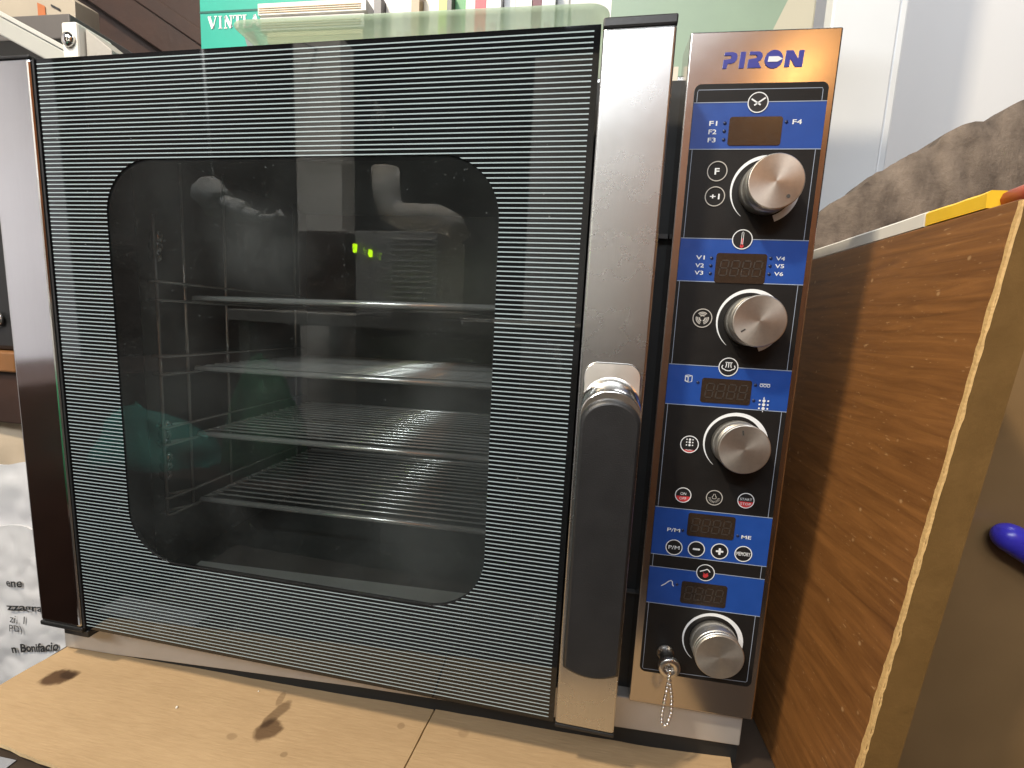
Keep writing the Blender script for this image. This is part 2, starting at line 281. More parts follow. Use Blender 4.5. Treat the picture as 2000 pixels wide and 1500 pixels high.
# ------------------------------------------------------------------ cardboard
def cardboard():
    m, nt, b, N, L = mat('stained_cardboard'); tc = N('ShaderNodeTexCoord')
    n1 = N('ShaderNodeTexNoise'); n1.inputs['Scale'].default_value = 6; n1.inputs['Detail'].default_value = 10; n1.inputs['Roughness'].default_value = .65; L(tc.outputs['Object'], n1.inputs['Vector'])
    mp = N('ShaderNodeMapping'); mp.inputs['Scale'].default_value = (60, 420, 60); mp.inputs['Rotation'].default_value = (0, 0, .12); L(tc.outputs['Object'], mp.inputs['Vector'])
    n2 = N('ShaderNodeTexNoise'); n2.inputs['Scale'].default_value = 1; n2.inputs['Detail'].default_value = 6; L(mp.outputs[0], n2.inputs['Vector'])
    mx = N('ShaderNodeMix'); mx.data_type = 'RGBA'; mx.inputs[6].default_value = (.27, .172, .086, 1); mx.inputs[7].default_value = (.46, .325, .185, 1)
    av = N('ShaderNodeMath'); av.operation = 'MULTIPLY_ADD'; av.inputs[1].default_value = .45; L(n2.outputs['Fac'], av.inputs[0])
    hv = N('ShaderNodeMath'); hv.operation = 'MULTIPLY'; hv.inputs[1].default_value = .75; L(n1.outputs['Fac'], hv.inputs[0]); L(hv.outputs[0], av.inputs[2]); L(av.outputs[0], mx.inputs[0])
    cur = mx.outputs[2]
    dn = N('ShaderNodeTexNoise'); dn.inputs['Scale'].default_value = 75; dn.inputs['Detail'].default_value = 5; L(tc.outputs['Object'], dn.inputs['Vector'])
    # oil stains: (x, y, half x, half y, turn, strength)
    for x, y, rx, ry, a, st in ((-0.0235, -0.0085, .0165, .0125, .3, .92), (-0.0165, -0.003, .011, .008, .2, .6), (0.2475, -0.022, .0145, .0145, .2, .80), (0.2425, -0.004, .0075, .020, -.25, .62), (0.2350, 0.016, .004, .012, .2, .4), (0.2180, -0.036, .006, .004, 0, .3), (0.3780, 0.008, .004, .004, 0, .3), (0.4450, 0.012, .006, .006, 0, .22), (0.28, -.044, .004, .003, 0, .35)):
        mp2 = N('ShaderNodeMapping'); mp2.vector_type = 'TEXTURE'; mp2.inputs['Location'].default_value = (x, y, -0.056); mp2.inputs['Rotation'].default_value = (0, 0, a); mp2.inputs['Scale'].default_value = (rx, ry, .05)
        L(tc.outputs['Object'], mp2.inputs['Vector']); ln = N('ShaderNodeVectorMath'); ln.operation = 'LENGTH'; L(mp2.outputs[0], ln.inputs[0])
        sm = N('ShaderNodeMath'); sm.operation = 'MULTIPLY_ADD'; sm.inputs[1].default_value = 1.0; L(dn.outputs['Fac'], sm.inputs[0]); L(ln.outputs['Value'], sm.inputs[2])
        mr = N('ShaderNodeMapRange'); mr.interpolation_type = 'SMOOTHSTEP'; mr.inputs['From Min'].default_value = 1.18; mr.inputs['From Max'].default_value = 1.62; mr.inputs['To Min'].default_value = st; mr.inputs['To Max'].default_value = 0; L(sm.outputs[0], mr.inputs['Value'])
        q = N('ShaderNodeMix'); q.data_type = 'RGBA'; q.blend_type = 'MULTIPLY'; q.inputs[7].default_value = (.15, .095, .065, 1); L(mr.outputs[0], q.inputs[0]); L(cur, q.inputs[6]); cur = q.outputs[2]
    L(cur, b.inputs['Base Color']); b.inputs['Roughness'].default_value = .75; b.inputs['Specular IOR Level'].default_value = .25
    bp = N('ShaderNodeBump'); bp.inputs['Strength'].default_value = .35; bp.inputs['Distance'].default_value = .0012; L(n2.outputs['Fac'], bp.inputs['Height']); L(bp.outputs[0], b.inputs['Normal'])
    return m
card_m = cardboard(); cardedge = plain('cut_cardboard_edge', (.52, .38, .21), .8, 0, .3, 200)
def cz(x, y):
    h = -0.0562 + 0.0012 * noise.noise(Vector((x * 9, y * 9, 1.3))) + 0.0005 * noise.noise(Vector((x * 40, y * 40, 4)))
    # faint creases
    for a, c in ((0.006 + .00 * x, 0.045), (0.05, -.05)):
        d = (y + 0.055 - .03 * x + a) ; h += 0.0009 * math.exp(-(d / .006) ** 2)
    d = (x - (0.222 + .35 * (y + .02))); h -= 0.0008 * math.exp(-(d / .0022) ** 2)
    return h
def sheet(name, left, right, y0f, y1, label, curl):
    nx, ny = 60, 44; mb = MB(); T = []; B = []
    for j in range(ny + 1):
        for i in range(nx + 1):
            u = i / nx; w = j / ny
            xa = left(y0f(left(0)) + (y1 - y0f(left(0))) * w); xb = right(y0f(right(0)) + (y1 - y0f(right(0))) * w)
            x = xa + (xb - xa) * u; y = y0f(x) + (y1 - y0f(x)) * w; z = cz(x, y) + curl(x, y)
            T.append((x, y, z)); B.append((x, y, max(z - .0042, -.0664)))
    n = nx + 1; fs = [[j * n + i, j * n + i + 1, (j + 1) * n + i + 1, (j + 1) * n + i] for j in range(ny) for i in range(nx)]
    mb.add(T, fs, 0, True); k = len(mb.v)
    rim = [i for i in range(n)] + [j * n + nx for j in range(1, ny + 1)] + [ny * n + i for i in range(nx - 1, -1, -1)] + [j * n for j in range(ny - 1, 0, -1)]
    mb.add([T[i] for i in rim] + [B[i] for i in rim], [[i, (i + 1) % len(rim), len(rim) + (i + 1) % len(rim), len(rim) + i] for i in range(len(rim))], 1)
    mb.add(B, [list(reversed(f)) for f in fs], 1)
    return mb.obj(name, [card_m, cardedge], fix=False, label=label, cat='cardboard')
jag = lambda t: .0012 * noise.noise(Vector((t * 60, 2.2, 0)))
sheet('cardboard_sheet', lambda y: -.0725 + .09 * max(y + .03, -.05) * .9 + jag(y), lambda y: .4015 + .105 * y + jag(y + 3) * .4, lambda x: -.085 - .118 * x + jag(x), .34,
      'stained brown cardboard sheet under the oven, left of the seam', lambda x, y: 0.0)
sheet('cardboard_sheet', lambda y: .4035 + .105 * y + jag(y + 5) * .4, lambda y: .7085 + .16 * y + jag(y + 2), lambda x: -.085 - .118 * x, .34,
      'brown cardboard sheet under the oven, right of the seam', lambda x, y: 0.0008 + (0.004 * max(0, x - .64) / .07))
crumb_m = plain('white_crumb', (.75, .73, .68), .7)
for k, (x, y, r) in enumerate(((0.3010, -.060, .0016), (0.1370, -.018, .0013), (0.2050, 0.0190, .0008))):
    bm = bmesh.new(); bmesh.ops.create_icosphere(bm, subdivisions=1, radius=r)
    for v in bm.verts: v.co *= 1 + .35 * noise.noise(v.co * 900 + Vector((k, 0, 0)))
    me = bpy.data.meshes.new('crumb'); bm.to_mesh(me); bm.free(); me.materials.append(crumb_m)
    o = bpy.data.objects.new('crumb', me); o.location = (x, y, cz(x, y) + r * .7)
    link(o, None, ('white crumb near the front edge of the cardboard, right of the large stain', 'white crumb lying midway between the two dark stains', 'tiny pale crumb just in front of the oven base')[k], 'crumb', 'crumbs on the cardboard')

# ------------------------------------------------------------------ the oven
oven = empty('convection_oven', (0.33, 0.2, -0.05), 'stainless steel convection oven with striped glass door and knob panel', 'oven')
def part(mb, name, mats, parent=None, **kw): return mb.obj(name, mats, parent or oven, **kw)
# body
MB().hexa([(-.055, .30, .60), (.727, .30, .60), (.727, .30, -.036), (-.055, .30, -.05)], [(-.055, .52, .60), (.727, .52, .60), (.727, .52, -.036), (-.055, .52, -.05)])
bd = MB()
bd.box(-.050, .026, .052, .50, -.03, .596); bd.box(.605, .722, .052, .50, -.03, .590)
bd.box(-.050, .722, .052, .50, .578, .5955); bd.box(-.050, .722, .052, .50, -.03, .030); bd.box(-.050, .722, .44, .50, -.03, .59)
part(bd, 'body_shell', steel, bevel=.0015)
fr = MB()
fr.box(-.052, .042, .044, .0515, -.01, .588); fr.box(.515, .612, .044, .0515, -.01, .588); fr.box(.042, .515, .044, .0515, .548, .588); fr.box(.042, .515, .044, .0515, -.01, .040)
part(fr, 'front_frame', rubber, bevel=.001)
clip_m = plain('dark_clip', (.06, .06, .06), .5)
part(MB().box(.5955, .6080, .0375, .0435, .452, .456), 'gasket_clip', clip_m); part(MB().box(.5955, .6085, .0375, .0435, .108, .1095), 'gasket_clip', clip_m)
part(MB().box(.5935, .6060, .050, .0515, .588, .602), 'corner_tab', plain('cream_tab', (.6, .55, .46), .6))
# cavity liner: walls, each with its real thickness
part(MB().box(.030, .0345, .052, .40, .036, .55), 'cavity_side', cavity_m)
part(MB().box(.512, .5165, .052, .40, .036, .55), 'cavity_side', cavity_m)
part(MB().box(.035, .5115, .385, .395, .036, .55), 'cavity_back', cavity_m)
part(MB().box(.035, .5115, .052, .384, .5455, .5495), 'cavity_roof', cavity_m)
part(MB().box(.035, .5115, .052, .384, .0365, .0410), 'cavity_floor', cavity_m)
for z in (.425, .205, .165):
    f = MB(); 
    for q in range(3): f.lathe([(.0, .066 + 0), (.006, .066), (.0075, .069), (.0075, .072), (.004, .073)], .047 + .0012 * q, z + .011 * q, 14)
    part(f, 'rack_bolt', chrome)
# racks' side ladders
def rack_z(i): return (.3800, .2938, .2098, .1228)[i]
for sx, xs in ((0, .056), (1, .478)):
    lad = empty_part = bpy.data.objects.new('side_ladder', None); link(lad, oven)
    for y in (.062, .100, .166, .32): MB().tube([(xs - .001, y, .118), (xs - .001, y, .565 if y != .062 else .47)], .0019, 8).obj('post', wire, lad)
    for i in range(4):
        for dz in (-.0045, .0165):
            z = rack_z(i) + dz; d = -1 if sx else 1
            MB().tube([(xs + .0005 * d, .058, z), (xs + .004 * d, .062, z), (xs + .004 * d, .335, z)], .0017, 8).obj('rail', wire, lad)
            MB().tube([(xs - .014 * d, .064, z), (xs + .007 * d, .0985, z)], .0018, 8).obj('bracket', wire, lad)
# bottom ledge, roof lip and inner edges
ledge_m = plain('pale_ledge_steel', (.78, .82, .77), .38, .3, .1, 30)
part(MB().hexa([(.10, .036, .062), (.500, .036, .066), (.500, .036, .052), (.10, .036, .05)], [(.10, .060, .0650), (.500, .060, .0705), (.500, .060, .052), (.10, .060, .05)]), 'front_ledge', ledge_m)
# base trim under the door
bt = MB(); TP = [(-.0655, -.008, -.0535), (.005, -.007, -.0530), (.06, -.0065, -.0505), (.32, -.0035, -.0405), (.7195, .0015, -.0330)]
bt.loops([[(x, .030, zt_), (x, .0505, zt_), (x, .0505, zb_), (x, .030, zb_)] for x, zt_, zb_ in TP], 0, False, True, True)
part(bt, 'base_trim', steel_base, bevel=.0012)
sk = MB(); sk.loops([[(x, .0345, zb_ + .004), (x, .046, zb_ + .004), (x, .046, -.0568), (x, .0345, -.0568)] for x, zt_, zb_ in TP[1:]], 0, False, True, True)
part(sk, 'underside_shade', rubber)  # black strip standing in for the shade under the trim, no real seal
part(MB().box(.4085, .4092, .0292, .0298, -.0388, -.008), 'trim_joint', rubber)
for x in (.02, .66):
    for y in (.09, .44): part(MB().lathe([(.018, 0), (.018, .008), (.016, .022)], 0, 0, 20), 'foot', rubber, mat4=Matrix.Translation((x, y, -.0535)) @ Matrix.Rotation(PI / 2, 4, 'X'))

# ---- wire racks, resting on the ladders
levels = ('top wire oven rack behind the glass, seen edge-on at eye level', 'second wire oven rack from the top, seen through the glass', 'third wire oven rack from the top, seen through the glass', 'lowest wire oven rack, nearest the oven floor')
proto = None
def rackpts(x, y, i): return Vector((x, y - .028 * (x - .27), .012 * (x - .05)))
for i in range(4):
    r = empty('wire_rack', (0, 0, rack_z(i)), levels[i], 'oven rack', 'wire racks inside the oven')
    r['_local'] = 1
    if proto is None:
        proto = []
        proto.append(MB().tube([rackpts(.064, .098, i), rackpts(.468, .098, i)], .0038, 10).obj('front_bar', wire, r))
        proto.append(MB().tube([rackpts(.064, .345, i), rackpts(.468, .345, i)], .0030, 10).obj('back_bar', wire, r))
        for x in (.064, .468): proto.append(MB().tube([rackpts(x, .098, i), rackpts(x, .345, i)], .0028, 8).obj('side_bar', wire, r))
        rod = None
        for k in range(16):
            y = .112 + .0142 * k
            if rod is None:
                rod = MB().tube([rackpts(.066, .0, i), rackpts(.466, .0, i)], .0013, 8).obj('rod', wire, r); o = rod
            else:
                o = rod.copy(); C.objects.link(o); o.parent = r; o.matrix_parent_inverse = Matrix()
            o.location = (0, y, .0032); proto.append(o)
    else:
        for p in proto:
            o = p.copy(); C.objects.link(o); o.parent = r; o.matrix_parent_inverse = Matrix()

# ---- door (slightly ajar, own axes)
ex = Vector((.99948, -.0322, 0)); ez = Vector((-.0004, -.0115, .99993)).normalized(); ey = ez.cross(ex).normalized()
DM = Matrix((ex, ey, ez)).transposed().to_4x4(); DM.translation = (0, .0034, 0)
win = rr(.0722, .4635, .0975, .5055, .052, 14, .056); outer = [(0, 0), (.5365, 0), (.5365, .597), (0, .597)]
dm = MB()
tri = tessellate_polygon([[Vector((p[0], p[1], 0)) for p in outer], [Vector((p[0], p[1], 0)) for p in win]])
allp = outer + win
dm.add([(p[0], 0, p[1]) for p in allp], [list(t) for t in tri], 0); dm.add([(p[0], .0045, p[1]) for p in allp], [list(t)[::-1] for t in tri], 1)
for lp in (outer, win):
    n = len(lp); dm.add([(p[0], 0, p[1]) for p in lp] + [(p[0], .0045, p[1]) for p in lp], [[i, (i + 1) % n, n + (i + 1) % n, n + i] for i in range(n)], 1)
door = dm.obj('door', [stripe_m, black], oven, mat4=DM); door['_local'] = 1
def dpart(mb, name, mats, **kw): return mb.obj(name, mats, door, **kw)
win2 = [(.2679 + (x - .2679) * .9995, .3015 + (z - .3015) * .9995) for x, z in win]
dpart(MB().flat(win2, .0012), 'window_pane', pane_m)
iw = MB()
iw.box(.004, .066, .006, .034, .006, .590); iw.box(.470, .532, .006, .034, .006, .590); iw.box(.066, .470, .006, .034, .512, .590); iw.box(.066, .470, .006, .034, .006, .058)
dpart(iw, 'inner_frame', black, bevel=.001)
dpart(MB().flat([(.0662, .0582), (.4698, .0582), (.4698, .5118), (.0662, .5118)], .030), 'inner_pane', inner_m)
# steel profiles left and right
lp = MB(); lp.box(-.0578, -.0012, -.003, .030, .002, .597); dpart(lp, 'hinge_profile', steel_side, bevel=.0028, seg=3)
dpart(MB().box(-.0002, .0022, -.0012, .006, .001, .597), 'edge_seal', black)
dpart(MB().box(-.0585, .0005, -.0035, .031, -.0035, .0018).box(-.030, .004, .000, .026, -.012, -.0035), 'profile_foot', black, bevel=.0012)
dpart(MB().box(-.058, -.001, -.003, .031, .5972, .6), 'profile_cap', black, bevel=.0008)
rp = MB(); rp.box(.5382, .5918, -.003, .034, .002, .5925); dpart(rp, 'handle_profile', steel, bevel=.0022, seg=3)
dpart(MB().box(.5380, .5920, -.0032, .0345, .5928, .600), 'profile_cap', black, bevel=.0012)
dpart(MB().box(.5380, .5920, -.0032, .0345, -.0015, .0017), 'profile_foot', black, bevel=.0008)
# handle: chrome neck that grows out of a plate, and a dark grip
def arch(top, hw, bot, y, rt=None, sag=.006, n=24):
    cx = .5650; out = []; rt = hw if rt is None else rt
    for i in range(n + 1):
        t = PI * i / n
        if rt == hw: out.append((cx + hw * math.cos(t), y, top - hw * .86 + hw * .86 * math.sin(t)))
        else:
            a = t; sx = 1 if i <= n / 2 else -1; q = min(t, PI - t) if False else t
            c = cx + (hw - rt) * (1 if i < n / 2 else (-1 if i > n / 2 else 0)); out.append((c + rt * math.cos(t), y, top - rt + rt * math.sin(t)))
    for i in range(13):
        u = -1 + 2 * i / 12; out.append((cx + hw * u, y, bot - sag * (1 - u * u)))
    return out
h = MB()
def slant(l, d): return [(x, -.0042 - (.3415 - z) * .26 + d, z) for x, y, z in l]
h.loops([arch(.3415, .0228, .306, -.0028, .011, 0), slant(arch(.3415, .0228, .306, 0, .011, 0), .0006), slant(arch(.3405, .0218, .306, 0, .010, 0), -.0004)], 0, True, False, True)
h.loops([arch(.3300, .0226, .118, -.0075), arch(.3295, .0230, .100, -.012), arch(.3275, .0232, .092, -.022), arch(.3235, .0232, .089, -.030), arch(.3215, .0226, .0895, -.0325)], 0, True, False, True)
dpart(h, 'handle', plain('satin_chrome', (.78, .75, .70), .19, 1.0, .08, 60, rv=.06), bevel=0)
g = MB(); g.loops([arch(.3165, .0226, .090, -.0320), arch(.3165, .0228, .0885, -.0345), arch(.3150, .0220, .0890, -.0375), arch(.3125, .0200, .091, -.0388)], 0, True, False, True)
dpart(g, 'handle_grip', grip_m)

# ---- control panel
yp = .02
panel = part(MB().box(.6088, .7237, yp, .0515, .0056, .6126), 'control_panel', steel_panel, bevel=.0014, seg=3)
def pp(mb, name, mats, parent=panel, **kw): return mb.obj(name, mats, parent, **kw)
fo = rr(.6158, .7181, .0402, .5722, .0052, 8)
overlay = part(MB().prism(fo, yp - .0008, yp + .0002), 'control_overlay', overlay_m)
INK = [white_ink, line_ink, grey_ink, red_ink, black, logo_ink, blue, ghost, led_dark]
y1, y2, y3, y4 = yp - .0010, yp - .0012, yp - .0014, yp - .0016
bands = ((.5213, .5577), (.4133, .4493), (.3049, .3408), (.1618, .2081), (.1127, .1493))
for z0, z1 in bands:
    b = MB(); b.flat([(.6160, z0), (.7179, z0), (.7179, z1), (.6160, z1)], y1)
    b.flat([(.6160, z0 - .0003), (.7179, z0 - .0003), (.7179, z0 + .0003), (.6160, z0 + .0003)], y2, 1); b.flat([(.6160, z1 - .0003), (.7179, z1 - .0003), (.7179, z1 + .0003), (.6160, z1 + .0003)], y2, 1)
    b.obj('blue_band', [blue, line_ink], overlay)
ln = MB()
for z0, z1 in ((.4493, .5213), (.3408, .4133), (.2081, .3049), (.1493, .1618)):
    for x in (.6183, .7140): ln.flat([(x - .00022, z0), (x + .00022, z0), (x + .00022, z1), (x - .00022, z1)], y1)
stroke(ln, [(.6183, .5577), (.6183, .5660), (.6190, .5676), (.7134, .5676), (.7140, .5660), (.7140, .5577)], .00045, y1)
stroke(ln, [(.6183, .1127), (.6183, .0445), (.6192, .0432), (.7130, .0450), (.7140, .0462), (.7140, .1127)], .00045, y1)
ln.obj('printed_lines', line_ink, overlay)
def lbl(txt, x0, x1, z0, z1, name='printed_text', mi=0, bold=.014):
    return text(MB(), txt, x0, x1, z0, z1, y2, 0, bold).obj(name, INK[mi], overlay)
for t, z in (('F1', .5397), ('F2', .5331), ('F3', .5267)): lbl(t, .6299, .6362, z, z + .0037)
lbl('F4', .6941, .7012, .5403, .5440)
for t, z in (('V1', .4317), ('V2', .4251), ('V3', .4189)): lbl(t, .6299, .6371, z, z + .0034)
for t, z in (('V4', .4327), ('V5', .4265), ('V6', .4201)): lbl(t, .6941, .7013, z, z + .0032)
lbl('P/M', .6285, .6400, .1853, .1888); lbl('ME', .6936, .7020, .1859, .1891)
led = MB()
for x, z in ((.6422, .5417), (.6423, .5354), (.6425, .5288), (.6895, .5422), (.6428, .4332), (.6428, .4269), (.6430, .4203), (.6901, .4344), (.6902, .4280), (.6902, .4214), (.6421, .3258), (.6900, .3267), (.6901, .3129), (.6423, .1876), (.6903, .1881), (.6422, .1340)):
    o = MB().lathe([(.0014, y1 + .0001), (.0013, y3), (0.0004, y4)], x, z, 14).obj('indicator', led_dark, overlay)
# displays with unlit seven-segment digits
for k, (x0, x1, z0, z1) in enumerate(((.6456, .6866, .5241, .5464), (.6465, .6872, .4128, .4376), (.6454, .6871, .3084, .3303), (.6459, .6870, .1833, .2053), (.6463, .6869, .1164, .1383))):
    d = MB().prism(rr(x0, x1, z0, z1, .0022, 5), y3, yp).obj('display', smoke, oven)
    if k:
        s = MB(); wd = .0062; hd = .0125; cz_ = (z0 + z1) / 2
        for j in range(4):
            cx = x0 + (x1 - x0) * (.17 + .22 * j); sl = .12
            P = lambda u, v: (cx + u * wd / 2 + sl * v * hd / 2, cz_ + v * hd / 2)
            for a, c in (((-1, 1), (1, 1)), ((-1, 0), (1, 0)), ((-1, -1), (1, -1)), ((-1, 1), (-1, 0)), ((-1, 0), (-1, -1)), ((1, 1), (1, 0)), ((1, 0), (1, -1))):
                A = Vector(P(*a)); B = Vector(P(*c)); e = (B - A) * .1; stroke(s, [A + e, B - e], .0011, y4)
            s.flat(circ(cx + wd * .85, cz_ - hd / 2, .0005, 8), y4)
        s.obj('digits', ghost, d)
# round printed icons / touch keys
def icon(x, z, r, name='key_symbol', w=.00055, ring_mi=0, disc=True):
    b = MB(); 
    if disc: b.flat(circ(x, z, r, 32), y3, 4)
    ring(b, x, z, r - w, r + w * .4, y4, ring_mi); return b
def fin(b, name): return b.obj(name, INK, overlay)
y5 = yp - .0018
b = icon(.6660, .5571, .0078); stroke(b, [(.6608, .5597), (.6681, .5551)], .0012, y5); stroke(b, [(.6632, .5548), (.6714, .5605)], .0012, y5); fin(b, 'clock_symbol')
b = icon(.6657, .4491, .0080); stroke(b, [(.6650 + .0004 * 0, .4450), (.6650, .4545), (.6657, .4552), (.6664, .4545), (.6664, .4450)], .0004, y5); b.flat([(.6652, .4440), (.6662, .4440), (.6662, .4498), (.6652, .4498)], y5, 3); b.flat(circ(.6657, .4436, .0015, 14), y5, 3); fin(b, 'thermometer_symbol')
b = icon(.6660, .3410, .0080)
stroke(b, [(.6612, .3425), (.6605, .3408), (.6612, .3394), (.6628, .3389), (.6640, .3380), (.6660, .3377), (.6680, .3380), (.6692, .3389), (.6708, .3394), (.6715, .3408), (.6708, .3425)], .0008, y5)
for dx in (-.0018, 0, .0018): stroke(b, [(.6660 + dx * 1.1, .3448), (.6660 + dx, .3425), (.6660 + dx * 1.3, .3404)], .0007, y5)
stroke(b, [(.6632, .3449), (.6690, .3449)], .0006, y5); fin(b, 'steam_symbol')
b = icon(.6661, .1492, .0080); stroke(b, [(.6610, .1500), (.6650, .1516), (.6672, .1528), (.6685, .1520), (.6700, .1502)], .0009, y5); b.flat(circ(.6660, .1462, .0020, 14), y5, 3); b.flat(circ(.6672, .1468, .0016, 12), y5 - .0001, 3); stroke(b, [(.6640, .1490), (.6660, .1478), (.6685, .1490)], .0006, y5, 3); fin(b, 'core_probe_symbol')
b = icon(.6399, .5038, .0079, ring_mi=2, disc=False); text(b, 'F', .6380, .6418, .5012, .5064, y2, 0, .02); fin(b, 'key_symbol')
b = icon(.6401, .4836, .0079, ring_mi=2, disc=False); text(b, '+1', .6362, .6440, .4814, .4858, y2, 0, .02); fin(b, 'key_symbol')
b = icon(.6402, .3821, .0080, ring_mi=2, disc=False)
for k in range(3):
    for r0, r1 in ((.0018, .0030), (.0035, .0043), (.0047, .0055)): ring(b, .6402, .3821, r0, r1, y2, 2, 8, PI / 2 + k * 2 * PI / 3 - .75, PI / 2 + k * 2 * PI / 3 + .75)
fin(b, 'fan_symbol')
def halfred(b, x, z, r, zc):
    pts = [(x + r * math.cos(t), z + r * math.sin(t)) for t in [math.radians(a) for a in range(0, 360, 9)]]
    pts = [p for p in pts if p[1] <= zc]; pts.sort(key=lambda p: math.atan2(p[1] - zc - .5, p[0] - x)); b.flat(pts, yp - .0015, 3)
def dots(b, x, z, s, mi=0):
    for i, row in enumerate((1, 0, -1)):
        for j in (-1, 0, 1): b.flat(circ(x + j * s, z + row * s, s * (.40 if j == 0 else .24), 10), y5, mi)
    for q in (1, -1): 
        stroke(b, [(x, z + q * s * .5), (x, z + q * s * .55 + .0001)], s * .3, y5, mi)
b = icon(.6403, .2693, .0078); halfred(b, .6403, .2693, .0073, .2650); dots(b, .6403, .2712, .0026); text(b, 'PUSH', .6375, .6430, .2634, .2647, y5, 0, .0); fin(b, 'water_symbol')
b = icon(.6393, .2215, .0070); halfred(b, .6393, .2215, .0066, .2207); text(b, 'ON', .6368, .6418, .2217, .2242, y5, 0, .0); text(b, 'OFF', .6363, .6423, .2172, .2196, y5, 0, .0); fin(b, 'key_symbol')
b = icon(.6935, .2220, .0070); halfred(b, .6935, .2220, .0066, .2212); text(b, 'START', .6884, .6986, .2221, .2244, y5, 0, .0); text(b, 'STOP', .6890, .6980, .2178, .2201, y5, 0, .0); fin(b, 'key_symbol')
b = icon(.6665, .2218, .0070, ring_mi=2, disc=False); stroke(b, [(.6658, .2250), (.6656, .2236), (.6648, .2226), (.6648, .2214), (.6656, .2207), (.6674, .2207), (.6682, .2214), (.6682, .2226), (.6674, .2236), (.6672, .2250)], .0005, y2, 2, True)
for k in range(11):
    t = PI + .1 + k * (PI - .2) / 10; stroke(b, [(.6665 + .0030 * math.cos(t), .2216 + .0030 * math.sin(t)), (.6665 + .0050 * math.cos(t), .2216 + .0050 * math.sin(t))], .0004, y2, 2)
fin(b, 'lamp_symbol')
for x, z, kind in ((.6360, .1704, 'P/M'), (.6558, .1711, '-'), (.6762, .1715, '+'), (.6968, .1716, 'MEMORY')):
    b = icon(x, z, .0074, w=.0006)
    if kind == '-': b.flat(rr(x - .0032, x + .0032, z - .0009, z + .0009, .0006, 3), y5)
    elif kind == '+': b.flat(rr(x - .0033, x + .0033, z - .0009, z + .0009, .0006, 3), y5); b.flat(rr(x - .0010, x + .0010, z - .0032, z + .0032, .0006, 3), y5 - .0001)
    else: text(b, kind, x - (.0050 if kind == 'P/M' else .0060), x + (.0050 if kind == 'P/M' else .0060), z - .0018, z + .0018, y5, 0, .01)
    fin(b, 'key_symbol')
b = MB(); b.flat([(.6308, .3262), (.6338, .3252), (.6338, .3304), (.6308, .3310)], y2); stroke(b, [(.6338, .3252), (.6368, .3262), (.6368, .3312), (.6338, .3304)], .0006, y2, 0, True); stroke(b, [(.6308, .3312), (.6338, .3318), (.6368, .3312)], .0006, y2)
b.flat([(.6315, .3270), (.6331, .3266), (.6331, .3297), (.6315, .3300)], y3, 6); b.obj('door_open_symbol', INK, overlay)
b = MB()
for k in range(3): ring(b, .6949 + .0029 * k, .3266, .0009, .0014, y2, 0, 14); 
stroke(b, [(.6936, .3281), (.7020, .3281)], .0005, y2); b.obj('tray_symbol', INK, overlay)
b = MB(); dots(b, .6983, .3100, .0034); b.flat([(.6977, .3150), (.6983, .3170), (.6989, .3150)], y2); b.flat([(.6977, .3050), (.6983, .3030), (.6989, .3050)], y2); b.obj('humidity_symbol', INK, overlay)
b = MB(); stroke(b, [(.6281, .1308), (.6310, .1328), (.6345, .1362), (.6366, .1372), (.6378, .1362), (.6380, .1335), (.6392, .1317)], .0008, y2); b.obj('probe_symbol', INK, overlay)
# brand lettering: PIRON in stencil-cut capitals
def glyph(pts, x0, x1, z0, z1, name='brand_letter', m=logo_ink, y=yp - .0005): return MB().prism([(x0 + a * (x1 - x0) + .0006 * (b_ - .5), z0 + b_ * (z1 - z0)) for a, b_ in pts], y, yp + .0001).obj(name, m, panel)
Z0, Z1 = .5838, .5961
bl = .0
glyph([(0, 0), (.30, 0), (.34, .30), (.60, .30), (.84, .38), (.98, .56), (.98, .78), (.86, .93), (.62, 1), (.04, 1), (.0, .80), (.48, .80), (.58, .70), (.48, .58), (.0, .54)], .6363, .6468, Z0, Z1)
glyph([(0, 0), (1, 0), (1, 1), (0, 1)], .6488, .6528, Z0, Z1)
glyph([(0, 0), (.98, 0), (.70, .38), (.88, .48), (.97, .66), (.92, .86), (.74, .98), (.55, 1), (.04, 1), (.04, .80), (.50, .80), (.60, .70), (.54, .60), (.0, .52)], .6554, .6662, Z0, Z1)
MB().prism(circ(.6747, .58995, .0069, 30), yp - .0005, yp + .0001).obj('brand_letter', logo_ink, panel)
MB().prism([(.6702, .5879), (.6775, .5879), (.6813, .5900), (.6778, .5919), (.6706, .5919)], yp - .0008, yp - .0004).obj('brand_arrow', plain('silver_print', (.72, .72, .74), .5), panel)
glyph([(0, 0), (.28, 0), (.28, .52), (.62, 0), (1, 0), (1, 1), (.72, 1), (.72, .48), (.38, 1), (0, 1)], .6833, .6967, Z0, Z1)
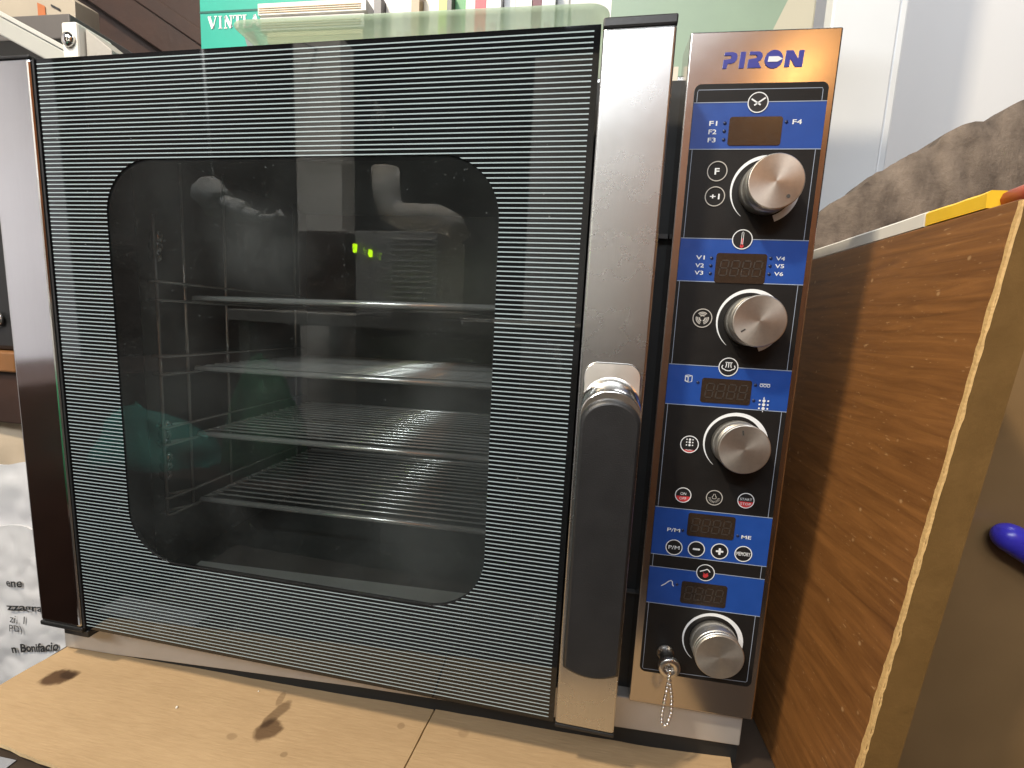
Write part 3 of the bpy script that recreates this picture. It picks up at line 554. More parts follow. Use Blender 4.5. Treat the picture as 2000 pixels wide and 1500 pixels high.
# knobs: dial ring print, turned aluminium knob, pointer mark
knob0 = None
hole = plain('dark_pointer_groove', (.05, .045, .04), .6)
for kz, ang, kind, bw in ((.4894, -.85, 0, 1), (.3812, 3.75, 1, 1), (.2738, 1.75, 1, 1), (.0826, 1.8, 2, 1)):
    d = MB(); n = 48; A = []; B = []
    for i in range(n + 1):
        t = math.radians(232) - math.radians(300) * i / n        # starts thin at lower left, runs clockwise, ends thick at lower right
        w = .0002 + .0052 * (i / n) ** .8
        A.append((.6791 + .0273 * math.cos(t), y1, kz + .0273 * math.sin(t))); B.append((.6791 + (.0273 - w) * math.cos(t), y1, kz + (.0273 - w) * math.sin(t)))
    d.loops([A, B], 0, False, closed=False); d.obj('dial_scale', white_ink, overlay)
    if knob0 is None:
        prof = [(.0185, .019), (.0206, .0186), (.0210, .0170), (.0210, .0030), (.0206, .0026), (.0206, .0018), (.0211, .0014), (.0211, -.0006), (.0206, -.0010), (.0206, -.0014), (.0212, -.0018), (.0212, -.0032), (.0205, -.0042), (.0203, -.0043), (.004, -.0044), (0, -.0044)]
        kb = MB().lathe(prof, 0, 0, 56); knob0 = kb.obj('knob', knob_alu, oven); kn = knob0
        knob0.data.polygons.foreach_set('use_smooth', [abs(p.normal.y) < .5 for p in knob0.data.polygons])
    else: kn = knob0.copy(); C.objects.link(kn); kn.parent = oven
    M4 = Matrix.Translation((.6791, 0, kz)); kn.matrix_parent_inverse = WM[oven.name].inverted(); kn.matrix_basis = M4; WM[kn.name] = M4; kn['_local'] = 1
    pm = MB(); a = Vector((math.cos(ang), math.sin(ang)))
    if kind == 1: stroke(pm, [a * .0125, a * .0165], .0013, -.00455)
    else: pm.flat([tuple(a * .0150 + Vector(p)) for p in circ(0, 0, .0015 if kind == 0 else .0010, 14)], -.00455)
    pm.obj('pointer_mark', hole if kind != 2 else knob_alu, kn)

# ---- probe socket plug with its bead chain, pushed into the panel
plug = empty('socket_plug', (.6385, .02, .0611), 'small metal socket plug with a hanging bead chain, below left of the lowest knob', 'plug')
plug_m = brushed('plug_alu', (.66, .64, .60), .28, (300, 300, 300))
MB().lathe([(.0078, .0192), (.0080, .0180), (.0062, .0175), (.0060, .0040), (.0090, .0030), (.0097, .0020), (.0097, -.0022), (.0088, -.0032), (.003, -.0034), (.0028, -.0010), (0, -.0010)], .6380, .0632, 30).obj('plug_body', plug_m, plug)
pathL = [(.6384, .0610), (.6380, .0545), (.6375, .0491), (.6370, .0410), (.6362, .0335), (.6355, .0230), (.6351, .0132), (.6361, .0078), (.6382, .0060), (.6405, .0080), (.6420, .0130), (.6431, .0207), (.6427, .0290), (.6422, .0355), (.6408, .0430), (.6392, .0500), (.6387, .0560)]
pts = []
for i in range(len(pathL) - 1):
    a = Vector(pathL[i]); bq = Vector(pathL[i + 1]); 
    for k in range(20): pts.append(a.lerp(bq, k / 20))
bead0 = None; acc = 0; last = pts[0]; k = 0
for p in pts:
    acc += (p - last).length; last = p
    if acc >= .0038 or bead0 is None:
        acc = 0
        if bead0 is None:
            bm = bmesh.new(); bmesh.ops.create_icosphere(bm, subdivisions=2, radius=.0016); me = bpy.data.meshes.new('bead'); bm.to_mesh(me); bm.free()
            for f in me.polygons: f.use_smooth = True
            me.materials.append(chrome); bead0 = o = bpy.data.objects.new('bead', me)
        else: o = bead0.copy()
        yy = -.0040 + .00035 * (k % 3) + max(0, (.061 - p.y)) * .0; o.location = (p.x, yy, p.y); link(o, plug); k += 1
MB().tube([(q[0], -.0038, q[1]) for q in pathL], .00035, 6).obj('chain_link', chrome, plug)
MB().tube([(.6384, -.0012, .0630), (.6384, -.0045, .0640), (.6386, -.0050, .0610), (.6384, -.0040, .0595)], .0011, 8).obj('eyelet', chrome, plug)

# ------------------------------------------------------------------ right side: board, stone, strips, cabinet
def veneer():
    m, nt, b, N, L = mat('varnished_veneer'); tc = N('ShaderNodeTexCoord'); mp = N('ShaderNodeMapping'); mp.inputs['Scale'].default_value = (16, 10, 130); mp.inputs['Rotation'].default_value = (.22, 0, 0); L(tc.outputs['Object'], mp.inputs['Vector'])
    n1 = N('ShaderNodeTexNoise'); n1.inputs['Scale'].default_value = 1; n1.inputs['Detail'].default_value = 8; n1.inputs['Distortion'].default_value = .8; n1.inputs['Roughness'].default_value = .62; L(mp.outputs[0], n1.inputs['Vector'])
    cr = N('ShaderNodeValToRGB'); e = cr.color_ramp.elements; e[0].position = .28; e[0].color = (.120, .048, .013, 1); e[1].position = .80; e[1].color = (.285, .122, .034, 1); L(n1.outputs['Fac'], cr.inputs[0])
    mp2 = N('ShaderNodeMapping'); mp2.inputs['Scale'].default_value = (120, 110, 500); mp2.inputs['Rotation'].default_value = (.5, 0, 0); L(tc.outputs['Object'], mp2.inputs['Vector'])
    n2 = N('ShaderNodeTexNoise'); n2.inputs['Scale'].default_value = 1; n2.inputs['Detail'].default_value = 4; L(mp2.outputs[0], n2.inputs['Vector'])
    s = N('ShaderNodeMapRange'); s.inputs['From Min'].default_value = .67; s.inputs['From Max'].default_value = .74; s.inputs['To Max'].default_value = .5; L(n2.outputs['Fac'], s.inputs['Value'])
    v = N('ShaderNodeTexVoronoi'); v.inputs['Scale'].default_value = 42; L(tc.outputs['Object'], v.inputs['Vector'])
    vl = N('ShaderNodeMapRange'); vl.inputs['From Min'].default_value = .05; vl.inputs['From Max'].default_value = .09; vl.inputs['To Min'].default_value = .45; vl.inputs['To Max'].default_value = 0; L(v.outputs['Distance'], vl.inputs['Value'])
    cm = N('ShaderNodeMath'); cm.operation = 'MAXIMUM'; L(s.outputs[0], cm.inputs[0]); L(vl.outputs[0], cm.inputs[1])
    mx = N('ShaderNodeMix'); mx.data_type = 'RGBA'; mx.inputs[7].default_value = (.55, .36, .18, 1); L(cm.outputs[0], mx.inputs[0]); L(cr.outputs[0], mx.inputs[6]); L(mx.outputs[2], b.inputs['Base Color'])
    b.inputs['Roughness'].default_value = .42
    bp = N('ShaderNodeBump'); bp.inputs['Strength'].default_value = .2; bp.inputs['Distance'].default_value = .001; L(n1.outputs['Fac'], bp.inputs['Height']); L(bp.outputs[0], b.inputs['Normal'])
    return m
ven = veneer(); endwood = plain('board_end_wood', (.155, .085, .025), .5, 0, .3, 40, .12, 260); rawwood = plain('bare_chipped_wood', (.52, .33, .13), .7, 0, .25, 160, .4, 400)
board = empty('wooden_board', (.77, .2, -.066), 'scratched brown wooden board with chipped front edge, standing right of the oven', 'board')
def bx_(z): return .773 + (z - .045) * .0925
zt, zb = .4655, -.066
MB().hexa([(bx_(zt), -.05, zt), (bx_(zt) + .025, -.05, zt), (bx_(zb) + .025, -.05, zb), (bx_(zb), -.05, zb)], [(bx_(zt), .62, zt), (bx_(zt) + .025, .62, zt), (bx_(zb) + .025, .62, zb), (bx_(zb), .62, zb)]).obj('panel', [ven], board, bevel=.0008)
# plain end grain strip on the near edge
MB().hexa([(bx_(zt) + .0006, -.0522, zt - .0005), (bx_(zt) + .0252, -.0522, zt - .0005), (bx_(zb) + .0252, -.0522, zb), (bx_(zb) + .0006, -.0522, zb)], [(bx_(zt) + .0006, -.0501, zt - .0005), (bx_(zt) + .0252, -.0501, zt - .0005), (bx_(zb) + .0252, -.0501, zb), (bx_(zb) + .0006, -.0501, zb)]).obj('edge_strip', endwood, board)
ce = MB(); A = []; B = []; D = []
n = 110
for i in range(n + 1):
    z = zb + (zt - zb - .001) * i / n; q = noise.noise(Vector((z * 55, .3, 0))); q2 = noise.noise(Vector((z * 160, 5.3, 0)))
    w = .0007 + .0014 * q + .0009 * q2 + .0010 * max(0, (.25 - z) / .3); w2 = .0012 + .0012 * noise.noise(Vector((z * 70, 9, 1))) + .0007 * q2 + .0012 * max(0, (.25 - z) / .3)
    A.append((bx_(z) - .0003, -.0497 + max(.0002, w), z)); B.append((bx_(z) - .0002, -.0520 + .0006 * q2, z)); D.append((bx_(z) + max(.0005, w2), -.0526, z))
ce.loops([A, B, D], 0, False, closed=False).loops([[(x + .0025, y + .0022, z) for x, y, z in D], [(x + .004, y + .001, z) for x, y, z in A]], 0, False, closed=False)
ce.obj('chipped_corner', rawwood, board)
# stone
def stone():
    m, nt, b, N, L = mat('rough_stone'); tc = N('ShaderNodeTexCoord'); n1 = N('ShaderNodeTexNoise'); n1.inputs['Scale'].default_value = 22; n1.inputs['Detail'].default_value = 12; n1.inputs['Roughness'].default_value = .75; L(tc.outputs['Object'], n1.inputs['Vector'])
    mp = N('ShaderNodeMapping'); mp.inputs['Scale'].default_value = (40, 40, 12); mp.inputs['Rotation'].default_value = (0, .5, 0); L(tc.outputs['Object'], mp.inputs['Vector']); n2 = N('ShaderNodeTexNoise'); n2.inputs['Scale'].default_value = 1; n2.inputs['Detail'].default_value = 9; L(mp.outputs[0], n2.inputs['Vector'])
    cr = N('ShaderNodeValToRGB'); e = cr.color_ramp.elements; e[0].position = .36; e[0].color = (.062, .044, .032, 1); e[1].position = .68; e[1].color = (.25, .195, .15, 1)
    ad = N('ShaderNodeMath'); ad.operation = 'MULTIPLY_ADD'; ad.inputs[1].default_value = .5; hv = N('ShaderNodeMath'); hv.operation = 'MULTIPLY'; hv.inputs[1].default_value = .5; L(n1.outputs['Fac'], hv.inputs[0]); L(n2.outputs['Fac'], ad.inputs[0]); L(hv.outputs[0], ad.inputs[2]); L(ad.outputs[0], cr.inputs[0]); L(cr.outputs[0], b.inputs['Base Color'])
    b.inputs['Roughness'].default_value = .85; bp = N('ShaderNodeBump'); bp.inputs['Strength'].default_value = 1.0; bp.inputs['Distance'].default_value = .012; L(ad.outputs[0], bp.inputs['Height']); L(bp.outputs[0], b.inputs['Normal']); return m
ridge = [(.79, .505), (.8446, .534), (.8704, .5579), (.900, .577), (.9271, .6008), (.938, .609), (.9768, .6325), (.989, .633), (.998, .648), (1.012, .657), (1.025, .6612), (1.052, .6625), (1.0671, .6825), (1.11, .70), (1.2, .69)]
st = MB(); cols = 90; F = []; 
def ridge_z(x):
    for (a, za), (c, zc_) in zip(ridge, ridge[1:]):
        if a <= x <= c: return za + (zc_ - za) * (x - a) / (c - a)
    return ridge[-1][1]
ls = []
for i in range(cols + 1):
    x = .79 + .41 * i / cols; zt_ = ridge_z(x) + .0035 * noise.noise(Vector((x * 70, 0, 0))) + .002 * noise.noise(Vector((x * 200, 3, 0))); l = []
    for j in range(30):
        w = j / 29; z = -.066 + (zt_ + .066) * w; d = .012 * noise.noise(Vector((x * 14, z * 14, 2))) + .005 * noise.noise(Vector((x * 45, z * 30, 5))) + .03 * max(0, (w - .85) / .15) ** 2
        l.append((x, .29 + d, z))
    for j in range(6): w = j / 5; l.append((x, .33 + .05 * w, zt_ - .004 * w + .003 * noise.noise(Vector((x * 60, w * 3, 8)))))
    l.append((x, .385, -.066)); ls.append(l)
st.loops(ls, 0, True, True, True).obj('stone_slab', stone(), label='rough grey brown stone slab standing behind the wooden board', cat='stone')
# strips along the top edge of the board
def strip(y0, y1, z0, z1, x0, x1, n=16, bumps=.0012, seed=0):
    ls = []
    for i in range(n + 1):
        y = y0 + (y1 - y0) * i / n; q = bumps * noise.noise(Vector((y * 40, seed, 0))); q2 = bumps * noise.noise(Vector((y * 60, seed + 4, 0)))
        ls.append([(x0 + q, y, z0), (x0 - .0005 + q, y, z1 + q2 - .002), (x0 + .002, y, z1 + q2), (x1, y, z1 + q), (x1 + .001, y, z0)])
    return MB().loops(ls, 0, False, True, True)
wz = plain('white_enamel', (.74, .71, .65), .45, 0, .1, 40)
strip(.036, .58, zt + .0006, zt + .0128, bx_(zt) + .0005, bx_(zt) + .022).obj('edge_rail', wz, label='white plastic edge rail lying along the top of the wooden board', cat='rail')
strip(-.024, .0345, zt + .0006, zt + .0122, bx_(zt) - .0004, bx_(zt) + .022, seed=2).obj('tape_piece', plain('yellow_tape', (.80, .50, .03), .45, 0, .1, 60), label='bright yellow piece of tape on top of the wooden board', cat='tape')
MB().tube([(bx_(zt) + .014, -.0250, zt + .0062), (bx_(zt) + .012, -.045, zt + .0065), (bx_(zt) + .013, -.070, zt + .0085), (bx_(zt) + .02, -.12, zt + .016)], .0068, 10).obj('strap', plain('faded_red_plastic', (.42, .085, .045), .5, 0, .2, 60), label='faded red plastic tube beside the yellow tape on the board top', cat='tube')
# brown cabinet at the far right, blue peg
cabm = plain('brown_laminate', (.25, .155, .07), .35, 0, .3, 9, .05, 100)
cb = MB().box(.86, 1.7, .12, .55, -.9, .43)
cb.obj('brown_cabinet', cabm, bevel=.004, label='plain brown cabinet at the right edge, beyond the wooden board', cat='cabinet')
pgm = MB(); A_, B_ = Vector((.972, .104, .184)), Vector((1.13, .106, .095)); dv = (B_ - A_).normalized(); u_ = dv.cross(Vector((0, 1, 0))).normalized(); w_ = dv.cross(u_)
pgm.loops([[A_ + dv * l + r * (u_ * math.cos(q * PI / 10) + w_ * math.sin(q * PI / 10)) for q in range(20)] for l, r in ((-.0085, .003), (-.0075, .0065), (-.004, .0105), (0, .0130), (.006, .0145), (.08, .0150), (.155, .0150), (.160, .012))], 0, True, True, True)
pgm.obj('blue_peg', plain('glossy_blue_plastic', (.055, .045, .55), .28, 0, .1, 50), label='blue rounded plastic peg resting against the brown cabinet at the right edge', cat='peg')
# white door panel, cream post
MB().box(.915, 1.018, .50, .53, -.06, 1.5).box(1.0185, 1.032, .505, .53, -.06, 1.5).obj('white_door', plain('white_lacquer', (.70, .73, .76), .3, 0, .07, 7), bevel=.003, label='glossy bluish white door standing upright behind the oven', cat='door')
MB().box(.80, .9125, .56, .62, -.06, 1.5).obj('cream_post', plain('cream_paint', (.50, .47, .37), .6, 0, .06, 8), bevel=.004, label='cream painted post between the green sheet and the white panel', cat='post')
# ------------------------------------------------------------------ on top of the oven
def translucent(name, c, a, rough=.3):
    m, nt, b, N, L = mat(name); out = nt.nodes['Material Output']; tr = N('ShaderNodeBsdfTransparent'); tr.inputs[0].default_value = col([.75 + .25 * x for x in c])
    tl = N('ShaderNodeBsdfTranslucent'); tl.inputs[0].default_value = col(c); b.inputs['Base Color'].default_value = col(c); b.inputs['Roughness'].default_value = rough
    m1 = N('ShaderNodeMixShader'); m1.inputs[0].default_value = .5; L(b.outputs[0], m1.inputs[1]); L(tl.outputs[0], m1.inputs[2])
    m2 = N('ShaderNodeMixShader'); m2.inputs[0].default_value = a; L(tr.outputs[0], m2.inputs[1]); L(m1.outputs[0], m2.inputs[2]); L(m2.outputs[0], out.inputs[0]); return m
traym = translucent('pale_green_plastic', (.52, .64, .50), .55)
tray = MB(); 
def rect(x0, x1, y0_, y1_, z, r=.02):
    return [(a, b, z) for a, b in rr(x0, x1, y0_, y1_, r, 6)]
tray.loops([rect(.175, .515, .15, .33, .6005, .015), rect(.160, .525, .140, .34, .607), rect(.137, .535, .128, .352, .677), rect(.112, .541, .120, .360, .6945), rect(.107, .544, .116, .364, .6985), rect(.109, .542, .118, .362, .7000), rect(.116, .535, .124, .354, .6965), rect(.140, .528, .132, .346, .676), rect(.166, .518, .146, .334, .609)], 0, True, True, True)
tray.obj('plastic_tray', traym, label='translucent pale green plastic tray of books on top of the oven', cat='tray')
# magazines lying flat at the left of the tray
mags = ((.62, .58, .50), (.70, .66, .40), (.66, .62, .55), (.60, .50, .30), (.62, .61, .60), (.72, .70, .66))
mlabels = ('lowest flat booklet in the tray, cream', 'pale yellow booklet low in the flat stack', 'cream booklet with coloured edge in the flat stack', 'tan booklet in the flat stack in the tray', 'light grey booklet in the flat stack', 'white magazine topmost of the flat stack in the tray')
zc2 = .6085
for k in range(6):
    h_ = (.030, .032, .012, .010, .014, .012)[k]; x0 = .150 - .006 * k + (.003 if k % 2 else 0); 
    M = Matrix.Translation((0, 0, 0)); m_ = MB().box(x0, .258 + .002 * (k % 3), .150, .30, zc2 + .0004, zc2 + h_ * .84 + .003)
    for q in range(3): m_.box(x0 + .001, .256, .1494, .1499, zc2 + h_ * (.2 + .2 * q), zc2 + h_ * (.26 + .2 * q), 1)
    m_.obj('magazine', [plain('booklet_paper', mags[k], .6, 0, .2, 60), plain('booklet_page_edge', (.5, .35, .2), .7, 0, .5, 300)], label=mlabels[k], cat='magazine', group='booklets stacked flat in the tray'); zc2 += h_ + .0035
# upright cases
cols_ = [(.10, .09, .09, 'black case at the left end of the upright row'), (.62, .60, .58, 'pale grey case second in the upright row'), (.66, .66, .66, 'white case beside the lilac one'), (.50, .46, .52, 'lilac grey case in the upright row'), (.34, .24, .14, 'brown case in the upright row'), (.64, .60, .48, 'ivory case next to the brown one'), (.70, .70, .66, 'white case left of the lime case'), (.42, .60, .10, 'lime green case in the upright row'), (.10, .10, .10, 'thin black case between the two green cases'), (.05, .26, .07, 'dark green case in the upright row'), (.70, .68, .64, 'white case left of the red case'), (.60, .03, .05, 'bright red case in the upright row'), (.66, .66, .68, 'white case right of the red case'), (.58, .60, .62, 'silver case near the right of the row'), (.70, .70, .70, 'broad white case near the right of the row'), (.12, .02, .03, 'dark maroon case near the right of the row'), (.64, .66, .68, 'pale blue case near the right end of the row'), (.5, .52, .52, 'grey case at the right end of the row')]
x = .272
for k, (r_, g_, b_, lab) in enumerate(cols_):
    w = (.0095, .013, .011, .012, .0105, .009, .012, .011, .006, .014, .012, .014, .018, .014, .020, .011, .016, .014)[k]
    hh = .118 + .010 * ((k * 7) % 5) / 4; dy = .004 * ((k * 3) % 4)
    MB().box(x, x + w * .93, .150 + dy, .28 + dy, .6090, .6090 + hh + .012).box(x + w * .2, x + w * .7, .1494 + dy, .1499 + dy, .66, .66 + hh * .35, 1).obj('disc_case', [plain('case_plastic', (r_, g_, b_), .4, 0, .15, 40), plain('case_spine_print', (min(1, r_ * .5 + .2), g_ * .6 + .05, b_ * .6 + .1), .5, 0, .6, 120)], bevel=.0006, label=lab, cat='disc case', group='cases standing upright in the tray')
    x += w
# teal board with white lettering
teal = empty('teal_book', (.03, .37, .60), 'teal green book with white capital lettering behind the tray', 'book')
tealm = plain('teal_cover', (.006, .33, .25), .5, 0, .10, 20)
tx0, tx1, ty = -.160, .14, .40
def tp(xm, zm): return (xm, zm)
MB().box(-.178, .06, .40, .425, .5965, 1.0).obj('cover', tealm, teal, bevel=.001)
MB().flat([(-.178, .892), (.06, .892), (.06, .8955), (-.178, .8955)], .3993).obj('cover_line', plain('dark_teal_line', (.004, .10, .08), .6), teal)
MB().flat([(-.092, .857), (-.072, .860), (-.050, .80), (-.074, .795)], .3994).obj('cover_stripe', plain('grey_teal', (.16, .20, .20), .6), teal)
def serif(mb, ch, x, z, w, h, y):
    def st_(a, b, t): stroke(mb, [(x + a[0] * w, z + a[1] * h), (x + b[0] * w, z + b[1] * h)], t * w, y)
    T, t2 = .30, .10
    if ch == 'V': st_((.12, 1), (.5, 0), T); st_((.88, 1), (.52, 0), t2); st_((0, 1), (.36, 1), t2); st_((.7, 1), (1, 1), t2)
    if ch == 'I': st_((.5, 0), (.5, 1), T); st_((.2, 0), (.8, 0), t2); st_((.2, 1), (.8, 1), t2)
    if ch == 'N': st_((.2, 0), (.2, 1), t2); st_((.2, 1), (.8, 0), T); st_((.8, 0), (.8, 1), t2); st_((.05, 0), (.38, 0), t2); st_((.62, 1), (.98, 1), t2)
    if ch == 'T': st_((.5, 0), (.5, 1), T); st_((.05, 1), (.95, 1), t2); st_((.05, 1), (.05, .75), t2); st_((.95, 1), (.95, .75), t2); st_((.25, 0), (.75, 0), t2)
    if ch == 'L': st_((.3, 0), (.3, 1), T); st_((.05, 1), (.6, 1), t2); st_((.05, 0), (.95, 0), t2); st_((.95, 0), (.95, .3), t2)
    if ch == 'A': st_((.1, 0), (.5, 1), t2); st_((.5, 1), (.88, 0), T); st_((.25, .38), (.75, .38), t2); st_((0, 0), (.25, 0), t2); st_((.7, 0), (1, 0), t2)
tl = MB(); xx = -.1615
for ch, w in zip('VINTLA', (.018, .012, .019, .017, .015, .018)): serif(tl, ch, xx, .8665, w, .0195, .3991); xx += w * 1.02
tl.obj('cover_lettering', white_ink, teal)
# grey green plastic sheet standing behind, right of the tray
MB().hexa([(.546, .20, 1.0), (.845, .20, 1.0), (.69, .20, .62), (.546, .20, .62)], [(.546, .206, 1.0), (.845, .206, 1.0), (.69, .206, .62), (.546, .206, .62)]).obj('green_sheet', plain('grey_green_plastic', (.24, .33, .25), .4, 0, .08, 30, .05, 200), label='grey green plastic sheet standing right of the tray of books', cat='plastic sheet')
# timber planks far back at the left
for k, (zo, lab) in enumerate(((1.34, 'dark brown timber plank, uppermost behind the oven'), (1.145, 'dark brown timber plank, middle one behind the oven'), (.95, 'dark brown timber plank, lowest behind the oven'))):
    M = Matrix.Translation((-.62, .74, zo)) @ Matrix.Rotation(.55, 4, 'Y')
    MB().box(-.7, 1.2, -.03 - .03 * (k % 2), .05, -.085, .085, 0, M).box(-.7, 1.2, -.036 - .03 * (k % 2), -.031 - .03 * (k % 2), -.02, .012, 0, M).obj('timber_plank', beamwood, bevel=.006, label=lab, cat='plank', group='timber planks behind the oven')
# metal rail, bracket and carton at the upper left
def seg(a, b, w, t, m=0):
    a = Vector(a); b = Vector(b); d = (b - a).normalized(); n_ = Vector((0, 1, 0)); u = d.cross(n_).normalized()
    A_ = [a - u * w / 2 - n_ * t / 2, a + u * w / 2 - n_ * t / 2, a + u * w / 2 + n_ * t / 2, a - u * w / 2 + n_ * t / 2]
    return MB().hexa(A_, [p + (b - a) for p in A_])
sh = empty('shelf_rail', (-.30, .2, .74), 'pale grey metal shelf rail crossing the upper left corner', 'rail')
seg((-.46, .20, .8235), (-.186, .20, .6945), .0230, .02).obj('rail_bar', plain('pale_grey_metal', (.50, .50, .46), .35, .3, .1, 30), sh, bevel=.002)
seg((-.46, .194, .8410), (-.19, .194, .7128), .006, .012).obj('rail_lip', plain('pale_lip', (.62, .62, .58), .3, .3, .1, 30), sh, bevel=.001)
br = empty('bracket', (-.18, .2, .72), 'white shelf bracket with chrome screw at the upper left', 'bracket')
MB().hexa([(-.197, .18, .748), (-.172, .18, .748), (-.172, .18, .700), (-.197, .18, .700)], [(-.197, .23, .748), (-.172, .23, .748), (-.172, .23, .700), (-.197, .23, .700)]).obj('bracket_block', wz, br, bevel=.003)
MB().prism([(-.170, .744), (-.130, .716), (-.130, .700), (-.170, .700)], .19, .23).obj('bracket_arm', plain('off_white', (.36, .34, .31), .5), br, bevel=.001)
MB().lathe([(.010, .1795), (.009, .176), (.004, .173), (0, .173)], -.184, .724, 18).obj('screw', chrome, br)
ct = empty('carton', (-.5, .42, .86), 'cream printed carton box on the shelf at the upper left', 'box')
MB().hexa([(-.66, .40, 1.02), (-.438, .40, .925), (-.440, .40, .845), (-.66, .40, .90)], [(-.74, .55, 1.10), (-.56, .55, 1.0), (-.56, .55, .90), (-.74, .55, .95)]).obj('box', plain('cream_carton', (.38, .33, .26), .7, 0, .12, 20), ct, bevel=.002)
MB().flat([(-.520, .925), (-.503, .918), (-.503, .893), (-.520, .900)], .3985).obj('printed_mark', plain('orange_print', (.42, .13, .04), .6), ct)
MB().flat([(-.490, .921), (-.470, .912), (-.470, .908), (-.490, .917)], .3985).obj('printed_line', ink, ct); MB().flat([(-.505, .873), (-.460, .860), (-.460, .857), (-.505, .870)], .3984).obj('printed_line', ink, ct)
MB().box(-.70, -.33, .30, .62, .80, .838).obj('upper_shelf', plain('dark_shelf', (.10, .09, .085), .6), label='dark shelf board under the cream carton', cat='shelf', bevel=.002)
# ------------------------------------------------------------------ left of the oven
MB().box(-.62, -.352, .21, .45, .285, .60).obj('black_case', plain('black_case_plastic', (.012, .012, .013), .5, 0, .2, 40), bevel=.008, label='black case on the wooden crate at the left edge', cat='case')
MB().lathe([(.012, .206), (.010, .203), (.004, .203), (.004, .2095)], -.388, .335, 18).obj('case_ring', chrome, label='small metal ring on the black case', cat='ring')
orw = plain('orange_brown_wood', (.22, .095, .03), .5, 0, .3, 30)
MB().box(-.66, -.346, .195, .46, .252, .2845).obj('wooden_shelf', orw, bevel=.003, label='orange brown wooden shelf board under the black case', cat='shelf')
MB().box(-.66, -.352, .205, .46, .165, .2515).obj('wooden_crate', beamwood, bevel=.003, label='dark brown wooden crate below the shelf board at the left', cat='crate')
def crumple(name, x0, x1, z0, z1, y, amp, mt, nx, nz, label, cat, sc=14, seed=0, th=.002, edge=.004):
    fr_, bk = [], []
    for j in range(nz + 1):
        for i in range(nx + 1):
            u = i / nx; w = j / nz; xx_ = x0 + (x1 - x0) * u; zz_ = z0 + (z1 - z0) * w
            if i == nx: xx_ += edge * noise.noise(Vector((zz_ * 30, seed, 0)))
            if j == nz: zz_ += edge * 2 * noise.noise(Vector((xx_ * 25, seed + 2, 0)))
            yy_ = y + crum(xx_, zz_, amp, sc, seed); fr_.append((xx_, yy_, zz_)); bk.append((xx_, yy_ + th, zz_))
    n_ = nx + 1; fs = [[j * n_ + i, j * n_ + i + 1, (j + 1) * n_ + i + 1, (j + 1) * n_ + i] for j in range(nz) for i in range(nx)]
    mb = MB().add(fr_, fs, 0, True); mb.add(bk, [f[::-1] for f in fs], 0, True)
    rim = [i for i in range(n_)] + [j * n_ + nx for j in range(1, nz + 1)] + [nz * n_ + i for i in range(nx - 1, -1, -1)] + [j * n_ for j in range(nz - 1, 0, -1)]
    q = len(rim); mb.add([fr_[i] for i in rim] + [bk[i] for i in rim], [[i, (i + 1) % q, q + (i + 1) % q, q + i] for i in range(q)])
    return mb.obj(name, mt, fix=False, label=label, cat=cat)
def crum(x, z, amp, sc, seed):
    a = noise.noise(Vector((x * sc, z * sc, seed))); b_ = 1 - abs(noise.noise(Vector((x * sc * 1.7 + 3, z * sc * 1.3, seed + 7)))) * 2
    return amp * (a + .45 * b_ + .25 * noise.noise(Vector((x * sc * 3, z * sc * 3, seed + 1))))
kraft = plain('beige_kraft_paper', (.42, .34, .25), .75, 0, .12, 20, .1, 120)
crumple('kraft_paper', -.62, -.33, -.40, .165, .215, .012, kraft, 40, 60, 'beige kraft paper hanging below the wooden crate, left of the oven', 'paper', 10, 3)
bagm = plain('white_plastic_bag', (.60, .60, .62), .30, 0, .05, 30)
crumple('plastic_bag', -.34, -.0685, -.32, .085, .045, .0034, bagm, 90, 130, 'crumpled white plastic bag with black printed text, left of the cardboard', 'plastic bag', 22, 11)
crumple('plastic_sack', -.40, -.100, -.30, .150, .085, .012, bagm, 50, 70, 'white plastic sack behind the printed bag at the left edge', 'plastic bag', 12, 21)
bag = bpy.data.objects['plastic_bag']
def bagtext(txt, x0, x1, z0, z1, bold, slope=0.0):
    v, f, _ = glyphs(txt, bold); vs = []
    for a, b_ in v:
        xx_ = x0 + a * (x1 - x0); zz_ = z0 + b_ * (z1 - z0) + slope * (xx_ - x0); vs.append((xx_, .045 + crum(xx_, zz_, .0034, 22, 11) - .0022, zz_))
    MB().add(vs, f).obj('printed_text', ink, bag, fix=False)
# (strings that run out of the frame on the left are shown as far as the photo shows them)
TXT = (('ene', -.166, -.144, .004, .012, .02, .05), ('zzagrande', -.170, -.082, -.0330, -.0195, .02, .10), ('zi, 1', -.168, -.144, -.0475, -.0365, .0, .05), ('PD)', -.168, -.148, -.0615, -.0490, .0, .05), ('n Bonifacio', -.168, -.098, -.0900, -.0775, .03, .20))
for t, x0, x1, z0, z1, bo, sl in TXT: bagtext(t, x0, x1, z0, z1, bo, sl)
MB().box(-.12, .035, -.128, -.090, -.0660, -.0652).obj('printed_sheet', plain('shaded_white_sheet', (.24, .25, .28), .6, 0, .15, 30), label='white printed sheet with shade in its colour, under the front edge of the cardboard', cat='paper')  # the sheet is white, its shade is put into the grey colour

